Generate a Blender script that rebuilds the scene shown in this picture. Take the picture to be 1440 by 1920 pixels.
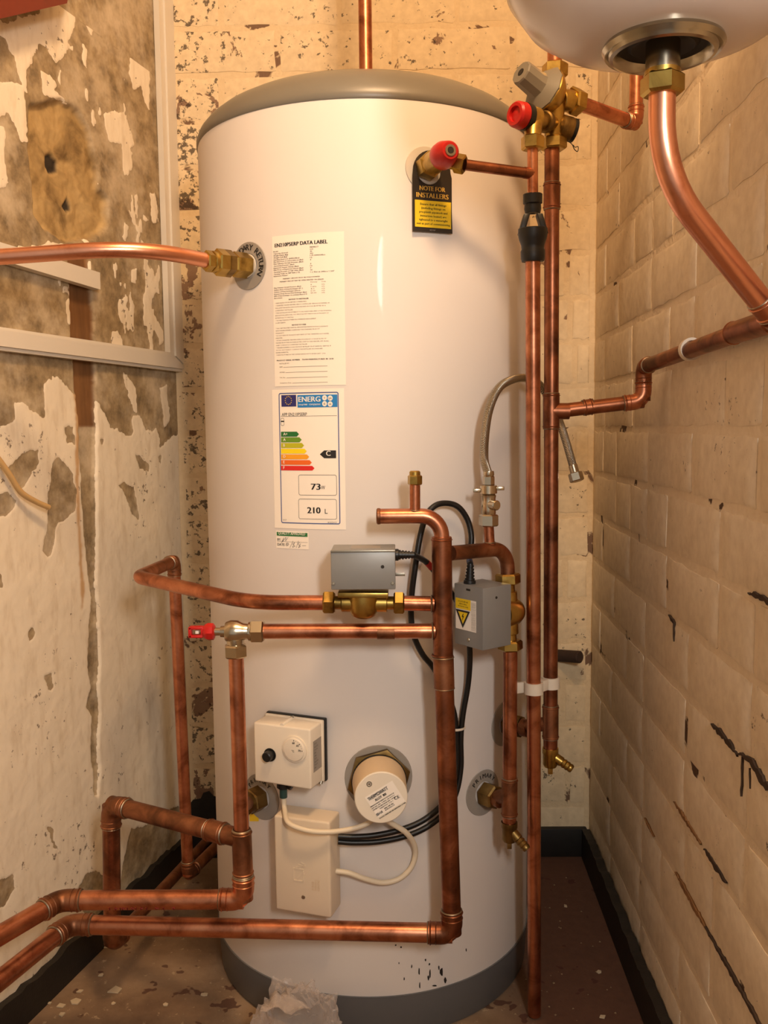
import bpy, bmesh, math, random
import numpy as np
from mathutils import Vector, Matrix, noise as mnoise

random.seed(7)
np.random.seed(7)
scene = bpy.context.scene
for o in list(bpy.data.objects):
    bpy.data.objects.remove(o)

# ------------------------------------------------------------------ camera
F_PX, PITCH, YAW, ROLL, CAM_Z = 1700.0, 0.0927, -0.0141, -0.0098, 0.9262
W_PX, H_PX = 1440, 1920
_cp, _sp = math.cos(PITCH), math.sin(PITCH)
FW = Vector((math.sin(YAW) * _cp, math.cos(YAW) * _cp, -_sp))
_rt = Vector((math.cos(YAW), -math.sin(YAW), 0))
_up = _rt.cross(FW)
RT = math.cos(ROLL) * _rt + math.sin(ROLL) * _up
UP = -math.sin(ROLL) * _rt + math.cos(ROLL) * _up
CAM = Vector((0, 0, CAM_Z))
cam_data = bpy.data.cameras.new('camera')
cam_data.sensor_fit = 'VERTICAL'
cam_data.sensor_height = 24.0
cam_data.lens = 24.0 * F_PX / H_PX
cam_data.clip_start = 0.02
cam = bpy.data.objects.new('camera', cam_data)
scene.collection.objects.link(cam)
m = Matrix((RT, UP, -FW)).transposed().to_4x4()
m.translation = CAM
cam.matrix_world = m
scene.camera = cam

# ------------------------------------------------------------------ world, lights, exposure
world = bpy.data.worlds.new('world')
scene.world = world
world.use_nodes = True
bg = world.node_tree.nodes['Background']
bg.inputs[0].default_value = (1.0, 0.90, 0.79, 1)
bg.inputs[1].default_value = 0.34

def area(name, loc, target, size, power, col, shape='DISK'):
    d = bpy.data.lights.new(name, 'AREA')
    d.shape = shape
    d.size = size
    d.energy = power
    d.color = col
    o = bpy.data.objects.new(name, d)
    scene.collection.objects.link(o)
    o.location = loc
    o.rotation_euler = (Vector(target) - Vector(loc)).to_track_quat('-Z', 'Y').to_euler()
    return o

area('doorway_light', (0.38, -0.35, 1.30), (-0.05, 1.5, 0.75), 0.30, 26.0, (1.0, 0.95, 0.89))
area('ceiling_lamp_light', (0.14, 0.42, 2.20), (-0.02, 1.50, 1.2), 0.26, 15.0, (1.0, 0.64, 0.34))

vs = scene.view_settings
vs.view_transform = 'Standard'
vs.look = 'None'
vs.gamma = 1.0
vs.use_curve_mapping = False
vs.exposure = 0.26
scene.display_settings.display_device = 'sRGB'

# ------------------------------------------------------------------ measuring helpers (photo pixel -> world)
def ray(px, py):
    return FW + RT * ((px - 720) / F_PX) - UP * ((py - 960) / F_PX)
def at(px, py, Y):
    d = ray(px, py); return CAM + d * (Y / d.y)
def at_z(px, py, z):
    d = ray(px, py); return CAM + d * ((z - CAM_Z) / d.z)
def onfloor(px, py): return at_z(px, py, 0.0)
CX, CY, R = -0.0488, 1.5719, 0.275
def onc(px, py, off=0.0):
    d = ray(px, py); r = R + off
    a = d.x * d.x + d.y * d.y
    b = -(d.x * CX + d.y * CY)
    c = CX * CX + CY * CY - r * r
    disc = max(b * b - a * c, 0.0)
    return CAM + d * ((-b - math.sqrt(disc)) / a)
def cyl(theta, z, off=0.0):
    return Vector((CX + (R + off) * math.sin(theta), CY - (R + off) * math.cos(theta), z))
def theta_of(p): return math.atan2(p.x - CX, CY - p.y)
BACK_Y = 1.90
LX0, LK = -0.457, 0.255          # left wall: X = LX0 + LK*(Y-BACK_Y)
RX0, RK = 0.412, 0.028            # right wall
def onplane(px, py, x0, k):
    d = ray(px, py)               # d.x t = x0 + k (d.y t - BACK_Y)
    t = (x0 - k * BACK_Y) / (d.x - k * d.y)
    return CAM + d * t
def onleft(px, py): return onplane(px, py, LX0, LK)
def onright(px, py): return onplane(px, py, RX0, RK)
def onback(px, py): return at(px, py, BACK_Y)
def project(p):
    d = p - CAM; Z = d.dot(FW)
    return 720 + F_PX * d.dot(RT) / Z, 960 - F_PX * d.dot(UP) / Z
LN = Vector((1, -LK, 0)).normalized()     # left wall normal into room
RN = Vector((-1, RK, 0)).normalized()
V = Vector

# ------------------------------------------------------------------ materials
def S(r, g, b):                   # sRGB 0-255 -> linear
    def f(c):
        c /= 255.0
        return c / 12.92 if c <= 0.04045 else ((c + 0.055) / 1.055) ** 2.4
    return (f(r), f(g), f(b), 1)
class NT:
    def __init__(s, name):
        s.m = bpy.data.materials.new(name); s.m.use_nodes = True
        s.t = s.m.node_tree; s.b = s.t.nodes['Principled BSDF']
    def n(s, typ, **kw):
        x = s.t.nodes.new(typ)
        for k, v in kw.items(): setattr(x, k, v)
        return x
    def l(s, a, b): s.t.links.new(a, b)
    def pos(s): return s.n('ShaderNodeNewGeometry').outputs['Position']
    def noise(s, scale, detail=4, rough=0.55, vec=None, stretch=None, dist=0.0):
        n = s.n('ShaderNodeTexNoise')
        n.inputs['Scale'].default_value = scale; n.inputs['Detail'].default_value = detail
        n.inputs['Roughness'].default_value = rough; n.inputs['Distortion'].default_value = dist
        v = vec or s.pos()
        if stretch:
            mp = s.n('ShaderNodeVectorMath', operation='MULTIPLY'); mp.inputs[1].default_value = stretch
            s.l(v, mp.inputs[0]); v = mp.outputs[0]
        s.l(v, n.inputs['Vector']); return n.outputs['Fac']
    def ramp(s, fac, stops):
        r = s.n('ShaderNodeValToRGB'); e = r.color_ramp.elements
        while len(e) < len(stops): e.new(0.5)
        for i, (p, c) in enumerate(stops):
            e[i].position = p; e[i].color = c if len(c) == 4 else (*c, 1)
        s.l(fac, r.inputs[0]); return r.outputs[0]
    def step(s, fac, a, b):
        r = s.n('ShaderNodeMapRange'); r.inputs[1].default_value = a; r.inputs[2].default_value = b
        s.l(fac, r.inputs[0]); return r.outputs[0]
    def math(s, op, a, b=None):
        x = s.n('ShaderNodeMath', operation=op)
        for i, q in enumerate((a, b)):
            if q is None: continue
            if isinstance(q, (int, float)): x.inputs[i].default_value = q
            else: s.l(q, x.inputs[i])
        return x.outputs[0]
    def mix(s, fac, a, b):
        x = s.n('ShaderNodeMix', data_type='RGBA')
        for i, q in ((0, fac), (6, a), (7, b)):
            if isinstance(q, (int, float)): x.inputs[i].default_value = q
            elif isinstance(q, tuple): x.inputs[i].default_value = q
            else: s.l(q, x.inputs[i])
        return x.outputs[2]
    def attr(s, name):
        a = s.n('ShaderNodeAttribute'); a.attribute_name = name; return a.outputs['Fac']
    def bump(s, h, strength=0.3, dist=0.002):
        b = s.n('ShaderNodeBump'); b.inputs['Strength'].default_value = strength
        b.inputs['Distance'].default_value = dist
        s.l(h, b.inputs['Height']); s.l(b.outputs[0], s.b.inputs['Normal'])
    def set(s, **kw):
        for k, v in kw.items():
            k = k.replace('_', ' ')
            if isinstance(v, (int, float, tuple)): s.b.inputs[k].default_value = v
            else: s.l(v, s.b.inputs[k])
        return s

def plain(name, col, rough=0.5, metal=0.0, var=0.06, scale=40, bump=0.0, **kw):
    t = NT(name)
    n = t.noise(scale)
    d = tuple(c * (1 - var * 2) for c in col[:3]) + (1,)
    t.set(Base_Color=t.mix(n, d, col), Roughness=rough, Metallic=metal, **kw)
    if bump: t.bump(t.noise(scale * 4), bump, 0.001)
    return t.m

def copper_mat(name, light, mid, dark, amount=0.5, rough=0.3):
    t = NT(name)
    a = t.noise(22, 5, 0.6, dist=0.6)
    b = t.noise(160, 3, 0.6)
    base = t.ramp(a, [(0.30, dark), (0.30 + 0.25 * amount + 0.08, mid), (0.75, light)])
    spots = t.step(b, 0.66, 0.72)
    col = t.mix(t.math('MULTIPLY', spots, 0.55 * amount), base, dark)
    t.set(Base_Color=col, Metallic=1.0, Roughness=t.step(a, -0.6, 2.2) if rough is None else rough)
    t.bump(b, 0.05, 0.0006)
    return t.m

M = {}
M['copper'] = copper_mat('copper_pipe', S(224, 158, 122), S(194, 126, 94), S(128, 78, 56), 0.5, 0.34)
M['copper_old'] = copper_mat('copper_aged', S(200, 134, 100), S(158, 100, 72), S(94, 60, 44), 0.8, 0.38)
M['copper_dull'] = copper_mat('copper_dull', S(186, 132, 98), S(158, 106, 76), S(100, 68, 50), 0.65, 0.48)
M['copper_new'] = copper_mat('copper_new', S(246, 178, 146), S(238, 166, 132), S(214, 138, 104), 0.2, 0.30)
M['brass'] = copper_mat('brass', S(206, 176, 98), S(178, 146, 76), S(116, 92, 48), 0.35, 0.33)
M['brass_dull'] = copper_mat('brass_dull', S(164, 138, 84), S(138, 112, 66), S(86, 66, 38), 0.5, 0.42)
M['nickel'] = plain('nickel_plate', S(206, 192, 168), 0.24, 1.0, 0.05)
M['solder'] = plain('solder', S(176, 160, 138), 0.42, 1.0, 0.2, 120)
M['steel'] = plain('zinc_steel', S(172, 166, 152), 0.38, 0.9, 0.1)
M['chrome_dark'] = plain('dull_chrome', S(182, 174, 156), 0.22, 1.0, 0.08)
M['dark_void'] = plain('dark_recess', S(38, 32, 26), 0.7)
M['grey_box'] = plain('grey_painted_metal', S(150, 150, 148), 0.42, 0.35, 0.05, 30, 0.03)
M['cream_plastic'] = plain('cream_plastic', S(238, 226, 206), 0.42, 0, 0.02, 12)
M['cream_box'] = plain('cream_box_plastic', S(226, 208, 182), 0.45, 0, 0.03, 12)
M['tan_plastic'] = plain('tan_plastic', S(216, 188, 150), 0.5, 0, 0.04, 14)
M['black_rubber'] = plain('black_rubber', S(20, 19, 18), 0.42, 0, 0.15)
M['black_print'] = plain('black_print', S(32, 28, 26), 0.6)
M['black_tag'] = plain('black_tag', S(44, 36, 28), 0.4)
M['red_plastic'] = plain('red_plastic', S(196, 28, 24), 0.38, 0, 0.06)
M['red_pen'] = plain('red_pen', S(120, 30, 24), 0.6)
M['red_sleeve'] = plain('red_sleeve', S(190, 40, 30), 0.5)
M['blue_sleeve'] = plain('blue_sleeve', S(40, 58, 110), 0.5)
M['green_gland'] = plain('green_gland', S(40, 72, 66), 0.5)
M['grey_plastic'] = plain('grey_plastic', S(132, 126, 114), 0.5, 0, 0.05)
M['cap_grey'] = plain('grey_cap_plastic', S(124, 118, 106), 0.36, 0, 0.05, 10)
M['base_grey'] = plain('grey_base_plastic', S(104, 104, 104), 0.42, 0, 0.06, 10)
M['plate_grey'] = plain('grey_plate', S(158, 150, 140), 0.45, 0, 0.05)
M['plate_white'] = plain('white_plate', S(214, 206, 192), 0.45, 0, 0.05)
M['white_clip'] = plain('white_clip', S(226, 212, 192), 0.5, 0, 0.03)
M['white_cable'] = plain('white_cable', S(232, 216, 188), 0.45, 0, 0.04)
M['tank_white'] = plain('vessel_enamel', S(226, 214, 206), 0.22, 0, 0.03, 6)
M['trunk_white'] = plain('white_trunking', S(226, 218, 204), 0.4, 0, 0.03, 8)
M['paper'] = plain('label_paper', S(252, 242, 228), 0.5, 0, 0.01)
M['yellow_print'] = plain('yellow_print', S(244, 206, 30), 0.5, 0, 0.02)
M['gold_print'] = plain('gold_print', S(222, 178, 76), 0.5, 0, 0.02)
M['white_print'] = plain('white_print', S(250, 242, 230), 0.5, 0, 0.02)
M['red_paint'] = plain('oxblood_paint', S(122, 42, 30), 0.45, 0, 0.15)
M['bitumen'] = plain('black_bitumen', S(36, 32, 28), 0.55, 0, 0.3, 60, 0.4)
M['cream_cable'] = plain('old_cream_cable', S(206, 168, 112), 0.5, 0, 0.1)

def mk_cyl():
    t = NT('white_enamel_shell')
    n = t.noise(3.0, 3)
    t.set(Base_Color=t.mix(n, S(228, 220, 213), S(238, 230, 222)), Roughness=0.54)
    t.b.inputs['Coat Weight'].default_value = 0.05
    t.bump(t.noise(260, 2), 0.02, 0.0004)
    return t.m
M['shell'] = mk_cyl()

def mk_braid():
    t = NT('braided_steel')
    w1 = t.n('ShaderNodeTexWave'); w1.inputs['Scale'].default_value = 260
    w1.bands_direction = 'DIAGONAL'
    t.l(t.pos(), w1.inputs['Vector'])
    c = t.ramp(w1.outputs['Fac'], [(0.2, S(90, 82, 70)), (0.7, S(214, 204, 184))])
    t.set(Base_Color=c, Metallic=1.0, Roughness=0.34)
    t.bump(w1.outputs['Fac'], 0.6, 0.001)
    return t.m
M['braid'] = mk_braid()

def mk_brickpaint(name, a, b, dirt, mould=0.5, bare=0.5, damp=False):
    """cream painted masonry with mould specks and flaked-off spots"""
    t = NT(name)
    big = t.noise(2.6, 4)
    fine = t.noise(60, 4)
    col = t.mix(big, a, b)
    col = t.mix(t.math('MULTIPLY', t.step(fine, 0.35, 0.75), 0.25), col, S(150, 118, 80))
    # flaked patches
    region = t.noise(3.4, 2)
    fl = t.noise(17, 6, 0.62, dist=0.4)
    comb = t.math('ADD', t.math('MULTIPLY', fl, 0.72), t.math('MULTIPLY', region, 0.28))
    if damp:      # the damp corner has lost more paint and grown more mould
        sx = t.n('ShaderNodeSeparateXYZ'); t.l(t.pos(), sx.inputs[0])
        mr = t.n('ShaderNodeMapRange'); mr.inputs[1].default_value = -0.24; mr.inputs[2].default_value = -0.45
        mr.inputs[3].default_value = 0.0; mr.inputs[4].default_value = 0.085
        t.l(sx.outputs[0], mr.inputs[0]); dampf = mr.outputs[0]
        comb = t.math('ADD', comb, dampf)
    pf = t.step(comb, 0.70 - 0.12 * bare, 0.712 - 0.12 * bare)
    bark = t.mix(t.noise(40), S(120, 84, 66), S(158, 132, 104))
    col = t.mix(pf, col, bark)
    sp = t.noise(75, 4, 0.7)
    reg2 = t.noise(5.0, 3)
    sp2 = t.math('ADD', t.math('MULTIPLY', sp, 0.7), t.math('MULTIPLY', reg2, 0.3))
    if damp: sp2 = t.math('ADD', sp2, t.math('MULTIPLY', dampf, 0.75))
    ms = t.step(sp2, 0.655 - 0.07 * mould, 0.685 - 0.07 * mould)
    col = t.mix(t.math('MULTIPLY', ms, 0.85), col, dirt)
    t.set(Base_Color=col, Roughness=0.75)
    h = t.math('SUBTRACT', t.math('ADD', t.math('MULTIPLY', big, 0.8), t.math('MULTIPLY', fine, 0.25)), t.math('MULTIPLY', pf, 0.5))
    h = t.math('ADD', h, t.math('MULTIPLY', t.noise(16, 5, 0.6, dist=0.3), 0.5))
    t.bump(h, 0.55, 0.004)
    return t.m
M['back_paint'] = mk_brickpaint('cream_painted_brick', S(238, 218, 182), S(226, 202, 162), S(58, 42, 30), 0.85, 0.5, True)
M['right_paint'] = mk_brickpaint('buff_painted_brick', S(242, 228, 204), S(226, 208, 180), S(78, 56, 38), 0.25, 0.05)

def mk_mortar(name, a, b, dark, thr):
    t = NT(name)
    n = t.noise(9, 5, 0.6, dist=0.5)
    f = t.noise(90, 3)
    col = t.mix(f, a, b)
    col = t.mix(t.step(n, thr, thr + 0.02), col, dark)
    t.set(Base_Color=col, Roughness=0.85)
    t.bump(t.math('SUBTRACT', f, t.step(n, thr, thr + 0.02)), 0.5, 0.004)
    return t.m
M['right_mortar'] = mk_mortar('painted_mortar', S(240, 224, 198), S(222, 202, 174), S(84, 60, 42), 0.625)
M['back_mortar'] = mk_mortar('painted_mortar_back', S(232, 210, 172), S(214, 188, 148), S(120, 92, 70), 0.60)

def mk_left():
    t = NT('flaking_plaster')
    j = t.noise(120, 3)
    paint = t.math('ADD', t.attr('paint'), t.math('MULTIPLY', t.math('SUBTRACT', j, 0.5), 0.45))
    pm = t.step(paint, 0.47, 0.53)
    big = t.noise(4.2, 4)
    fine = t.noise(34, 5, 0.65)
    pl = t.ramp(fine, [(0.3, S(112, 96, 72)), (0.5, S(152, 132, 100)), (0.72, S(184, 164, 130))])
    pl = t.mix(t.step(t.noise(7, 5, 0.7), 0.47, 0.70), pl, S(206, 190, 164))
    yl = t.ramp(t.noise(14, 6, 0.6, dist=0.8), [(0.3, S(112, 88, 52)), (0.5, S(172, 144, 96)), (0.7, S(194, 166, 116))])
    pl = t.mix(t.attr('yellow'), pl, yl)
    wd = t.ramp(t.noise(26, 4, 0.6, stretch=(1, 1, 0.12)), [(0.3, S(88, 56, 30)), (0.7, S(142, 100, 58))])
    pl = t.mix(t.attr('wood'), pl, wd)
    pt = t.mix(big, S(246, 236, 216), S(232, 218, 194))
    pt = t.mix(t.math('MULTIPLY', t.step(t.noise(50, 4, 0.6, stretch=(1, 1, 0.3)), 0.5, 0.75), 0.35), pt, S(176, 148, 108))
    sp = t.step(t.math('ADD', t.math('MULTIPLY', t.noise(70, 4, 0.65), 0.7), t.math('MULTIPLY', t.noise(5, 3), 0.3)), 0.612, 0.645)
    pt = t.mix(t.math('MULTIPLY', sp, 0.8), pt, S(96, 74, 50))
    pt = t.mix(t.math('MULTIPLY', t.attr('rust'), 0.8), pt, S(190, 142, 80))
    col = t.mix(pm, pl, pt)
    col = t.mix(t.attr('hole'), col, S(46, 38, 30))
    t.set(Base_Color=col, Roughness=0.78)
    h = t.math('ADD', t.math('MULTIPLY', pm, 0.9), t.math('MULTIPLY', fine, 0.5))
    t.bump(h, 0.6, 0.002)
    return t.m
M['left_wall'] = mk_left()

def mk_floor():
    t = NT('dusty_concrete')
    a = t.noise(6, 5, 0.6)
    b = t.noise(55, 4, 0.65)
    col = t.ramp(a, [(0.3, S(104, 80, 60)), (0.5, S(136, 110, 84)), (0.7, S(160, 134, 106))])
    col = t.mix(t.step(b, 0.62, 0.68), col, S(176, 152, 120))
    sx = t.n('ShaderNodeSeparateXYZ'); t.l(t.pos(), sx.inputs[0])
    side = t.step(t.math('ADD', sx.outputs[0], t.math('MULTIPLY', a, 0.08)), 0.19, 0.27)      # floor colour turns darker and redder towards the right
    col = t.mix(side, col, t.mix(b, S(78, 48, 34), S(104, 70, 50)))
    red = t.step(t.math('ADD', t.math('MULTIPLY', t.noise(30, 2), 0.75), t.math('MULTIPLY', t.noise(4, 2), 0.25)), 0.615, 0.63)
    col = t.mix(t.math('MULTIPLY', red, 0.75), col, S(72, 34, 24))
    t.set(Base_Color=col, Roughness=0.85)
    t.bump(t.math('ADD', a, b), 0.5, 0.003)
    return t.m
M['floor'] = mk_floor()

def mk_bag():
    t = NT('clear_polythene')
    fr = t.n('ShaderNodeLayerWeight'); fr.inputs[0].default_value = 0.35
    n_ = t.noise(24, 4, 0.6)
    t.set(Base_Color=S(216, 204, 196), Roughness=0.18, Alpha=t.math('ADD', t.math('MULTIPLY', fr.outputs['Facing'], 0.40), t.math('MULTIPLY', n_, 0.42)))
    t.bump(t.noise(40, 4), 0.5, 0.004)
    return t.m
M['bag'] = mk_bag()
M['plaster_flake'] = plain('plaster_flake', S(206, 186, 154), 0.8, 0, 0.1)
M['debris'] = plain('floor_debris', S(160, 134, 100), 0.9, 0, 0.2)

# ------------------------------------------------------------------ geometry
class G:
    def __init__(s): s.v = []; s.f = []
    def add(s, vs, fs):
        k = len(s.v); s.v += [V(p) for p in vs]; s.f += [tuple(i + k for i in f) for f in fs]; return s
    def tube(s, pts, r, n=18, caps=True):
        pts = [V(p) for p in pts]
        rr = r if isinstance(r, (list, tuple)) else [r] * len(pts)
        T = []
        for i in range(len(pts)):
            a = pts[max(i - 1, 0)]; b = pts[min(i + 1, len(pts) - 1)]
            T.append((b - a).normalized())
        u = T[0].orthogonal().normalized()
        vs, fs = [], []
        for i, p in enumerate(pts):
            if i:
                q = T[i - 1].rotation_difference(T[i]); u = q @ u
                u = (u - T[i] * u.dot(T[i])).normalized()
            w = T[i].cross(u)
            for k in range(n):
                a = 2 * math.pi * k / n
                vs.append(p + (u * math.cos(a) + w * math.sin(a)) * rr[i])
        for i in range(len(pts) - 1):
            for k in range(n):
                k2 = (k + 1) % n
                fs.append((i * n + k, i * n + k2, (i + 1) * n + k2, (i + 1) * n + k))
        if caps:
            fs.append(tuple(range(n - 1, -1, -1)))
            fs.append(tuple(range((len(pts) - 1) * n, len(pts) * n)))
        return s.add(vs, fs)
    def lathe(s, prof, o, ax, n=28, ref=None):
        o = V(o); ax = V(ax).normalized()
        u = (V(ref) - ax * V(ref).dot(ax)).normalized() if ref is not None else ax.orthogonal().normalized()
        w = ax.cross(u)
        vs, fs = [], []; rows = []
        for t, r in prof:
            if r <= 1e-7:
                rows.append([len(vs)]); vs.append(o + ax * t)
            else:
                rows.append(list(range(len(vs), len(vs) + n)))
                for k in range(n):
                    a = 2 * math.pi * k / n
                    vs.append(o + ax * t + (u * math.cos(a) + w * math.sin(a)) * r)
        for A, B in zip(rows, rows[1:]):
            for k in range(n):
                k2 = (k + 1) % n
                if len(A) == 1 and len(B) == 1: continue
                if len(A) == 1: fs.append((A[0], B[k2], B[k]))
                elif len(B) == 1: fs.append((A[k], A[k2], B[0]))
                else: fs.append((A[k], A[k2], B[k2], B[k]))
        return s.add(vs, fs)
    def rod(s, a, b, r, n=24, ch=0.0):
        a, b = V(a), V(b); L = (b - a).length
        p = [(0, 0), (0, r), (L, r), (L, 0)] if not ch else [(0, 0), (0, r - ch), (ch, r), (L - ch, r), (L, r - ch), (L, 0)]
        return s.lathe(p, a, b - a, n)
    def ring(s, c, ax, r, t):
        return s.lathe([(-t, r * 0.97), (-t * 0.6, r + t * 0.6), (0, r + t), (t * 0.6, r + t * 0.6), (t, r * 0.97)], c, ax, 22)
    def hexnut(s, a, b, r, ref=None):
        a, b = V(a), V(b); L = (b - a).length; c = min(0.12 * r, L * 0.2)
        return s.lathe([(0, 0), (0, r * 0.86), (c, r), (L - c, r), (L, r * 0.86), (L, 0)], a, b - a, 6, ref)
    def box(s, c, ux, uy, uz, bev=0.0, seg=2):
        bm = bmesh.new(); bmesh.ops.create_cube(bm, size=2)
        mt = Matrix((V(ux), V(uy), V(uz))).transposed().to_4x4(); mt.translation = V(c)
        lens = [V(q).length for q in (ux, uy, uz)]
        sc = Matrix.Diagonal((*lens, 1)); bmesh.ops.transform(bm, matrix=sc, verts=bm.verts)
        if bev: bmesh.ops.bevel(bm, geom=bm.edges[:], offset=bev, segments=seg, profile=0.5, affect='EDGES')
        rot = Matrix([V(q).normalized() for q in (ux, uy, uz)]).transposed().to_4x4(); rot.translation = V(c)
        bmesh.ops.transform(bm, matrix=rot, verts=bm.verts)
        bm.verts.index_update()
        s.add([v.co.copy() for v in bm.verts], [tuple(v.index for v in f.verts) for f in bm.faces])
        bm.free(); return s
    def prism(s, poly, n, th):
        """planar polygon (list of world points) extruded along n*th"""
        n = V(n); k = len(poly); P = [V(p) for p in poly]
        vs = P + [p + n * th for p in P]
        fs = [tuple(range(k - 1, -1, -1)), tuple(range(k, 2 * k))]
        fs += [(i, (i + 1) % k, (i + 1) % k + k, i + k) for i in range(k)]
        return s.add(vs, fs)

COL = scene.collection
WLOC = {}
def link_mesh(name, g, mat, wl, sharp=38):
    me = bpy.data.meshes.new(name)
    me.from_pydata([tuple(p - wl) for p in g.v], [], g.f)
    me.validate()
    if len(g.f) < 60000:
        bm = bmesh.new(); bm.from_mesh(me); bmesh.ops.recalc_face_normals(bm, faces=bm.faces[:]); bm.to_mesh(me); bm.free()
    me.shade_smooth(); me.set_sharp_from_angle(angle=math.radians(sharp))
    me.materials.append(M[mat] if isinstance(mat, str) else mat)
    o = bpy.data.objects.new(name, me); COL.objects.link(o)
    return o
def part(name, g, mat, parent, label=None, sharp=38):
    wl = WLOC[parent.name]
    o = link_mesh(name, g, mat, wl, sharp)
    o.parent = parent; WLOC[o.name] = wl
    if label: o['label'] = label
    return o
def thing(name, label, cat, loc, group=None):
    o = bpy.data.objects.new(name, None); o.empty_display_size = 0.03
    COL.objects.link(o); o.location = loc; WLOC[o.name] = V(loc)
    o['label'] = label; o['category'] = cat
    if group: o['group'] = group
    return o
def single(name, g, mat, label, cat, group=None, sharp=38):
    wl = sum(g.v, V((0, 0, 0))) / len(g.v); wl.z = min(p.z for p in g.v)
    o = link_mesh(name, g, mat, wl, sharp); o.location = wl; WLOC[o.name] = wl
    o['label'] = label; o['category'] = cat
    if group: o['group'] = group
    return o
def struct(name, g, mat, sharp=38):
    o = link_mesh(name, g, mat, V((0, 0, 0)), sharp); o['kind'] = 'structure'; WLOC[o.name] = V((0, 0, 0))
    return o

def arc_path(pts, rad, seg=9):
    """polyline with rounded corners; rad: number or list per interior corner"""
    pts = [V(p) for p in pts]; out = [pts[0]]
    for i in range(1, len(pts) - 1):
        r = rad[i - 1] if isinstance(rad, (list, tuple)) else rad
        a, b, c = pts[i - 1], pts[i], pts[i + 1]
        d1 = (a - b).normalized(); d2 = (c - b).normalized()
        ang = d1.angle(d2)
        if r <= 0 or ang > 3.12: out.append(b); continue
        t = min(r / math.tan(ang / 2), (a - b).length * 0.49 if i > 1 else (a - b).length * 0.98, (c - b).length * 0.49 if i < len(pts) - 2 else (c - b).length * 0.98)
        rr = t * math.tan(ang / 2)
        ctr = b + (d1 + d2).normalized() * (rr / math.sin(ang / 2))
        p1, p2 = b + d1 * t, b + d2 * t
        e1, e2 = p1 - ctr, p2 - ctr; tot = e1.angle(e2)
        axis = e1.cross(e2).normalized()
        for k in range(seg + 1):
            out.append(ctr + Matrix.Rotation(tot * k / seg, 3, axis) @ e1)
    out.append(pts[-1]); return out
def spline(pts, seg=8):
    P = [V(p) for p in pts]; P = [P[0] * 2 - P[1]] + P + [P[-1] * 2 - P[-2]]; out = []
    for i in range(1, len(P) - 2):
        for k in range(seg):
            t = k / seg
            out.append(0.5 * ((2 * P[i]) + (P[i + 1] - P[i - 1]) * t + (2 * P[i - 1] - 5 * P[i] + 4 * P[i + 1] - P[i + 2]) * t * t + (3 * P[i] - P[i - 1] - 3 * P[i + 1] + P[i + 2]) * t ** 3))
    out.append(P[-2]); return out

def elbow(parent, a, b, c, r, mat, rad=None, name='elbow', beads=True):
    """soldered elbow fitting at corner b between legs towards a and c"""
    a, b, c = V(a), V(b), V(c)
    d1 = (a - b).normalized(); d2 = (c - b).normalized()
    rad = rad or r * 1.5
    L = rad / math.tan(d1.angle(d2) / 2) + r * 1.3
    p = arc_path([b + d1 * L, b, b + d2 * L], rad, 8)
    g = G().tube(p, r * 1.13, 20)
    for d in (d1, d2):
        g.ring(b + d * (L - r * 0.25), d, r * 1.13, r * 0.10)
        g.ring(b + d * (L - r * 0.85), d, r * 1.12, r * 0.07)
    o = part(name, g, mat, parent)
    if beads:
        for d in (d1, d2): part('solder_ring', G().ring(b + d * L, d, r * 1.06, r * 0.09), 'solder', o)
    return o
def socket(parent, a, b, r, mat, name='coupling', k=1.13):
    a, b = V(a), V(b); d = (b - a).normalized()
    g = G().rod(a, b, r * k, 22, r * 0.08)
    L = (b - a).length
    g.ring(a + d * min(r * 0.3, L * 0.2), d, r * k, r * 0.09); g.ring(b - d * min(r * 0.3, L * 0.2), d, r * k, r * 0.09)
    o = part(name, g, mat, parent)
    for q in (a, b): part('solder_ring', G().ring(q, d, r * 1.05, r * 0.09), 'solder', o)
    return o
def tube_part(parent, pts, r, mat, name='tube', rad=0, n=20):
    return part(name, G().tube(arc_path(pts, rad) if rad else pts, r, n), mat, parent)

# text ----------------------------------------------------------------
_tc = {}
def glyphs(body, res=2):
    key = (body, res)
    if key in _tc: return _tc[key]
    cu = bpy.data.curves.new('t', 'FONT'); cu.body = body; cu.size = 1.0; cu.resolution_u = res
    ob = bpy.data.objects.new('t', cu); COL.objects.link(ob)
    dg = bpy.context.evaluated_depsgraph_get()
    me = bpy.data.meshes.new_from_object(ob.evaluated_get(dg))
    vs = [(v.co.x, v.co.y) for v in me.vertices]; fs = [tuple(p.vertices) for p in me.polygons]
    bpy.data.meshes.remove(me); bpy.data.objects.remove(ob); bpy.data.curves.remove(cu)
    if not vs: vs = [(0, 0)]; fs = []
    x0 = min(p[0] for p in vs); x1 = max(p[0] for p in vs)
    _tc[key] = (vs, fs, x0, x1); return _tc[key]
CAP = 0.70       # cap height of the built-in font at size 1
def put_text(g, fn, body, x, y, h, w=None, align='L', res=2, bold=0.0, rot=0.0):
    """fn(u,v)->world; x,y baseline start; h cap height; w total width"""
    vs, fs, x0, x1 = glyphs(body, res)
    sy = h / CAP; sx = (w / max(x1 - x0, 1e-6)) if w else sy
    W = (x1 - x0) * sx; ox = {'L': 0, 'C': -W / 2, 'R': -W}[align]
    c, s_ = math.cos(rot), math.sin(rot)
    for b in ((0,) if not bold else (-bold, bold)):
        pts = []
        for (a, q) in vs:
            lx = ox + (a - x0) * sx + b; ly = q * sy
            pts.append(fn(x + lx * c - ly * s_, y + lx * s_ + ly * c))
        g.add(pts, fs)
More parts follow.
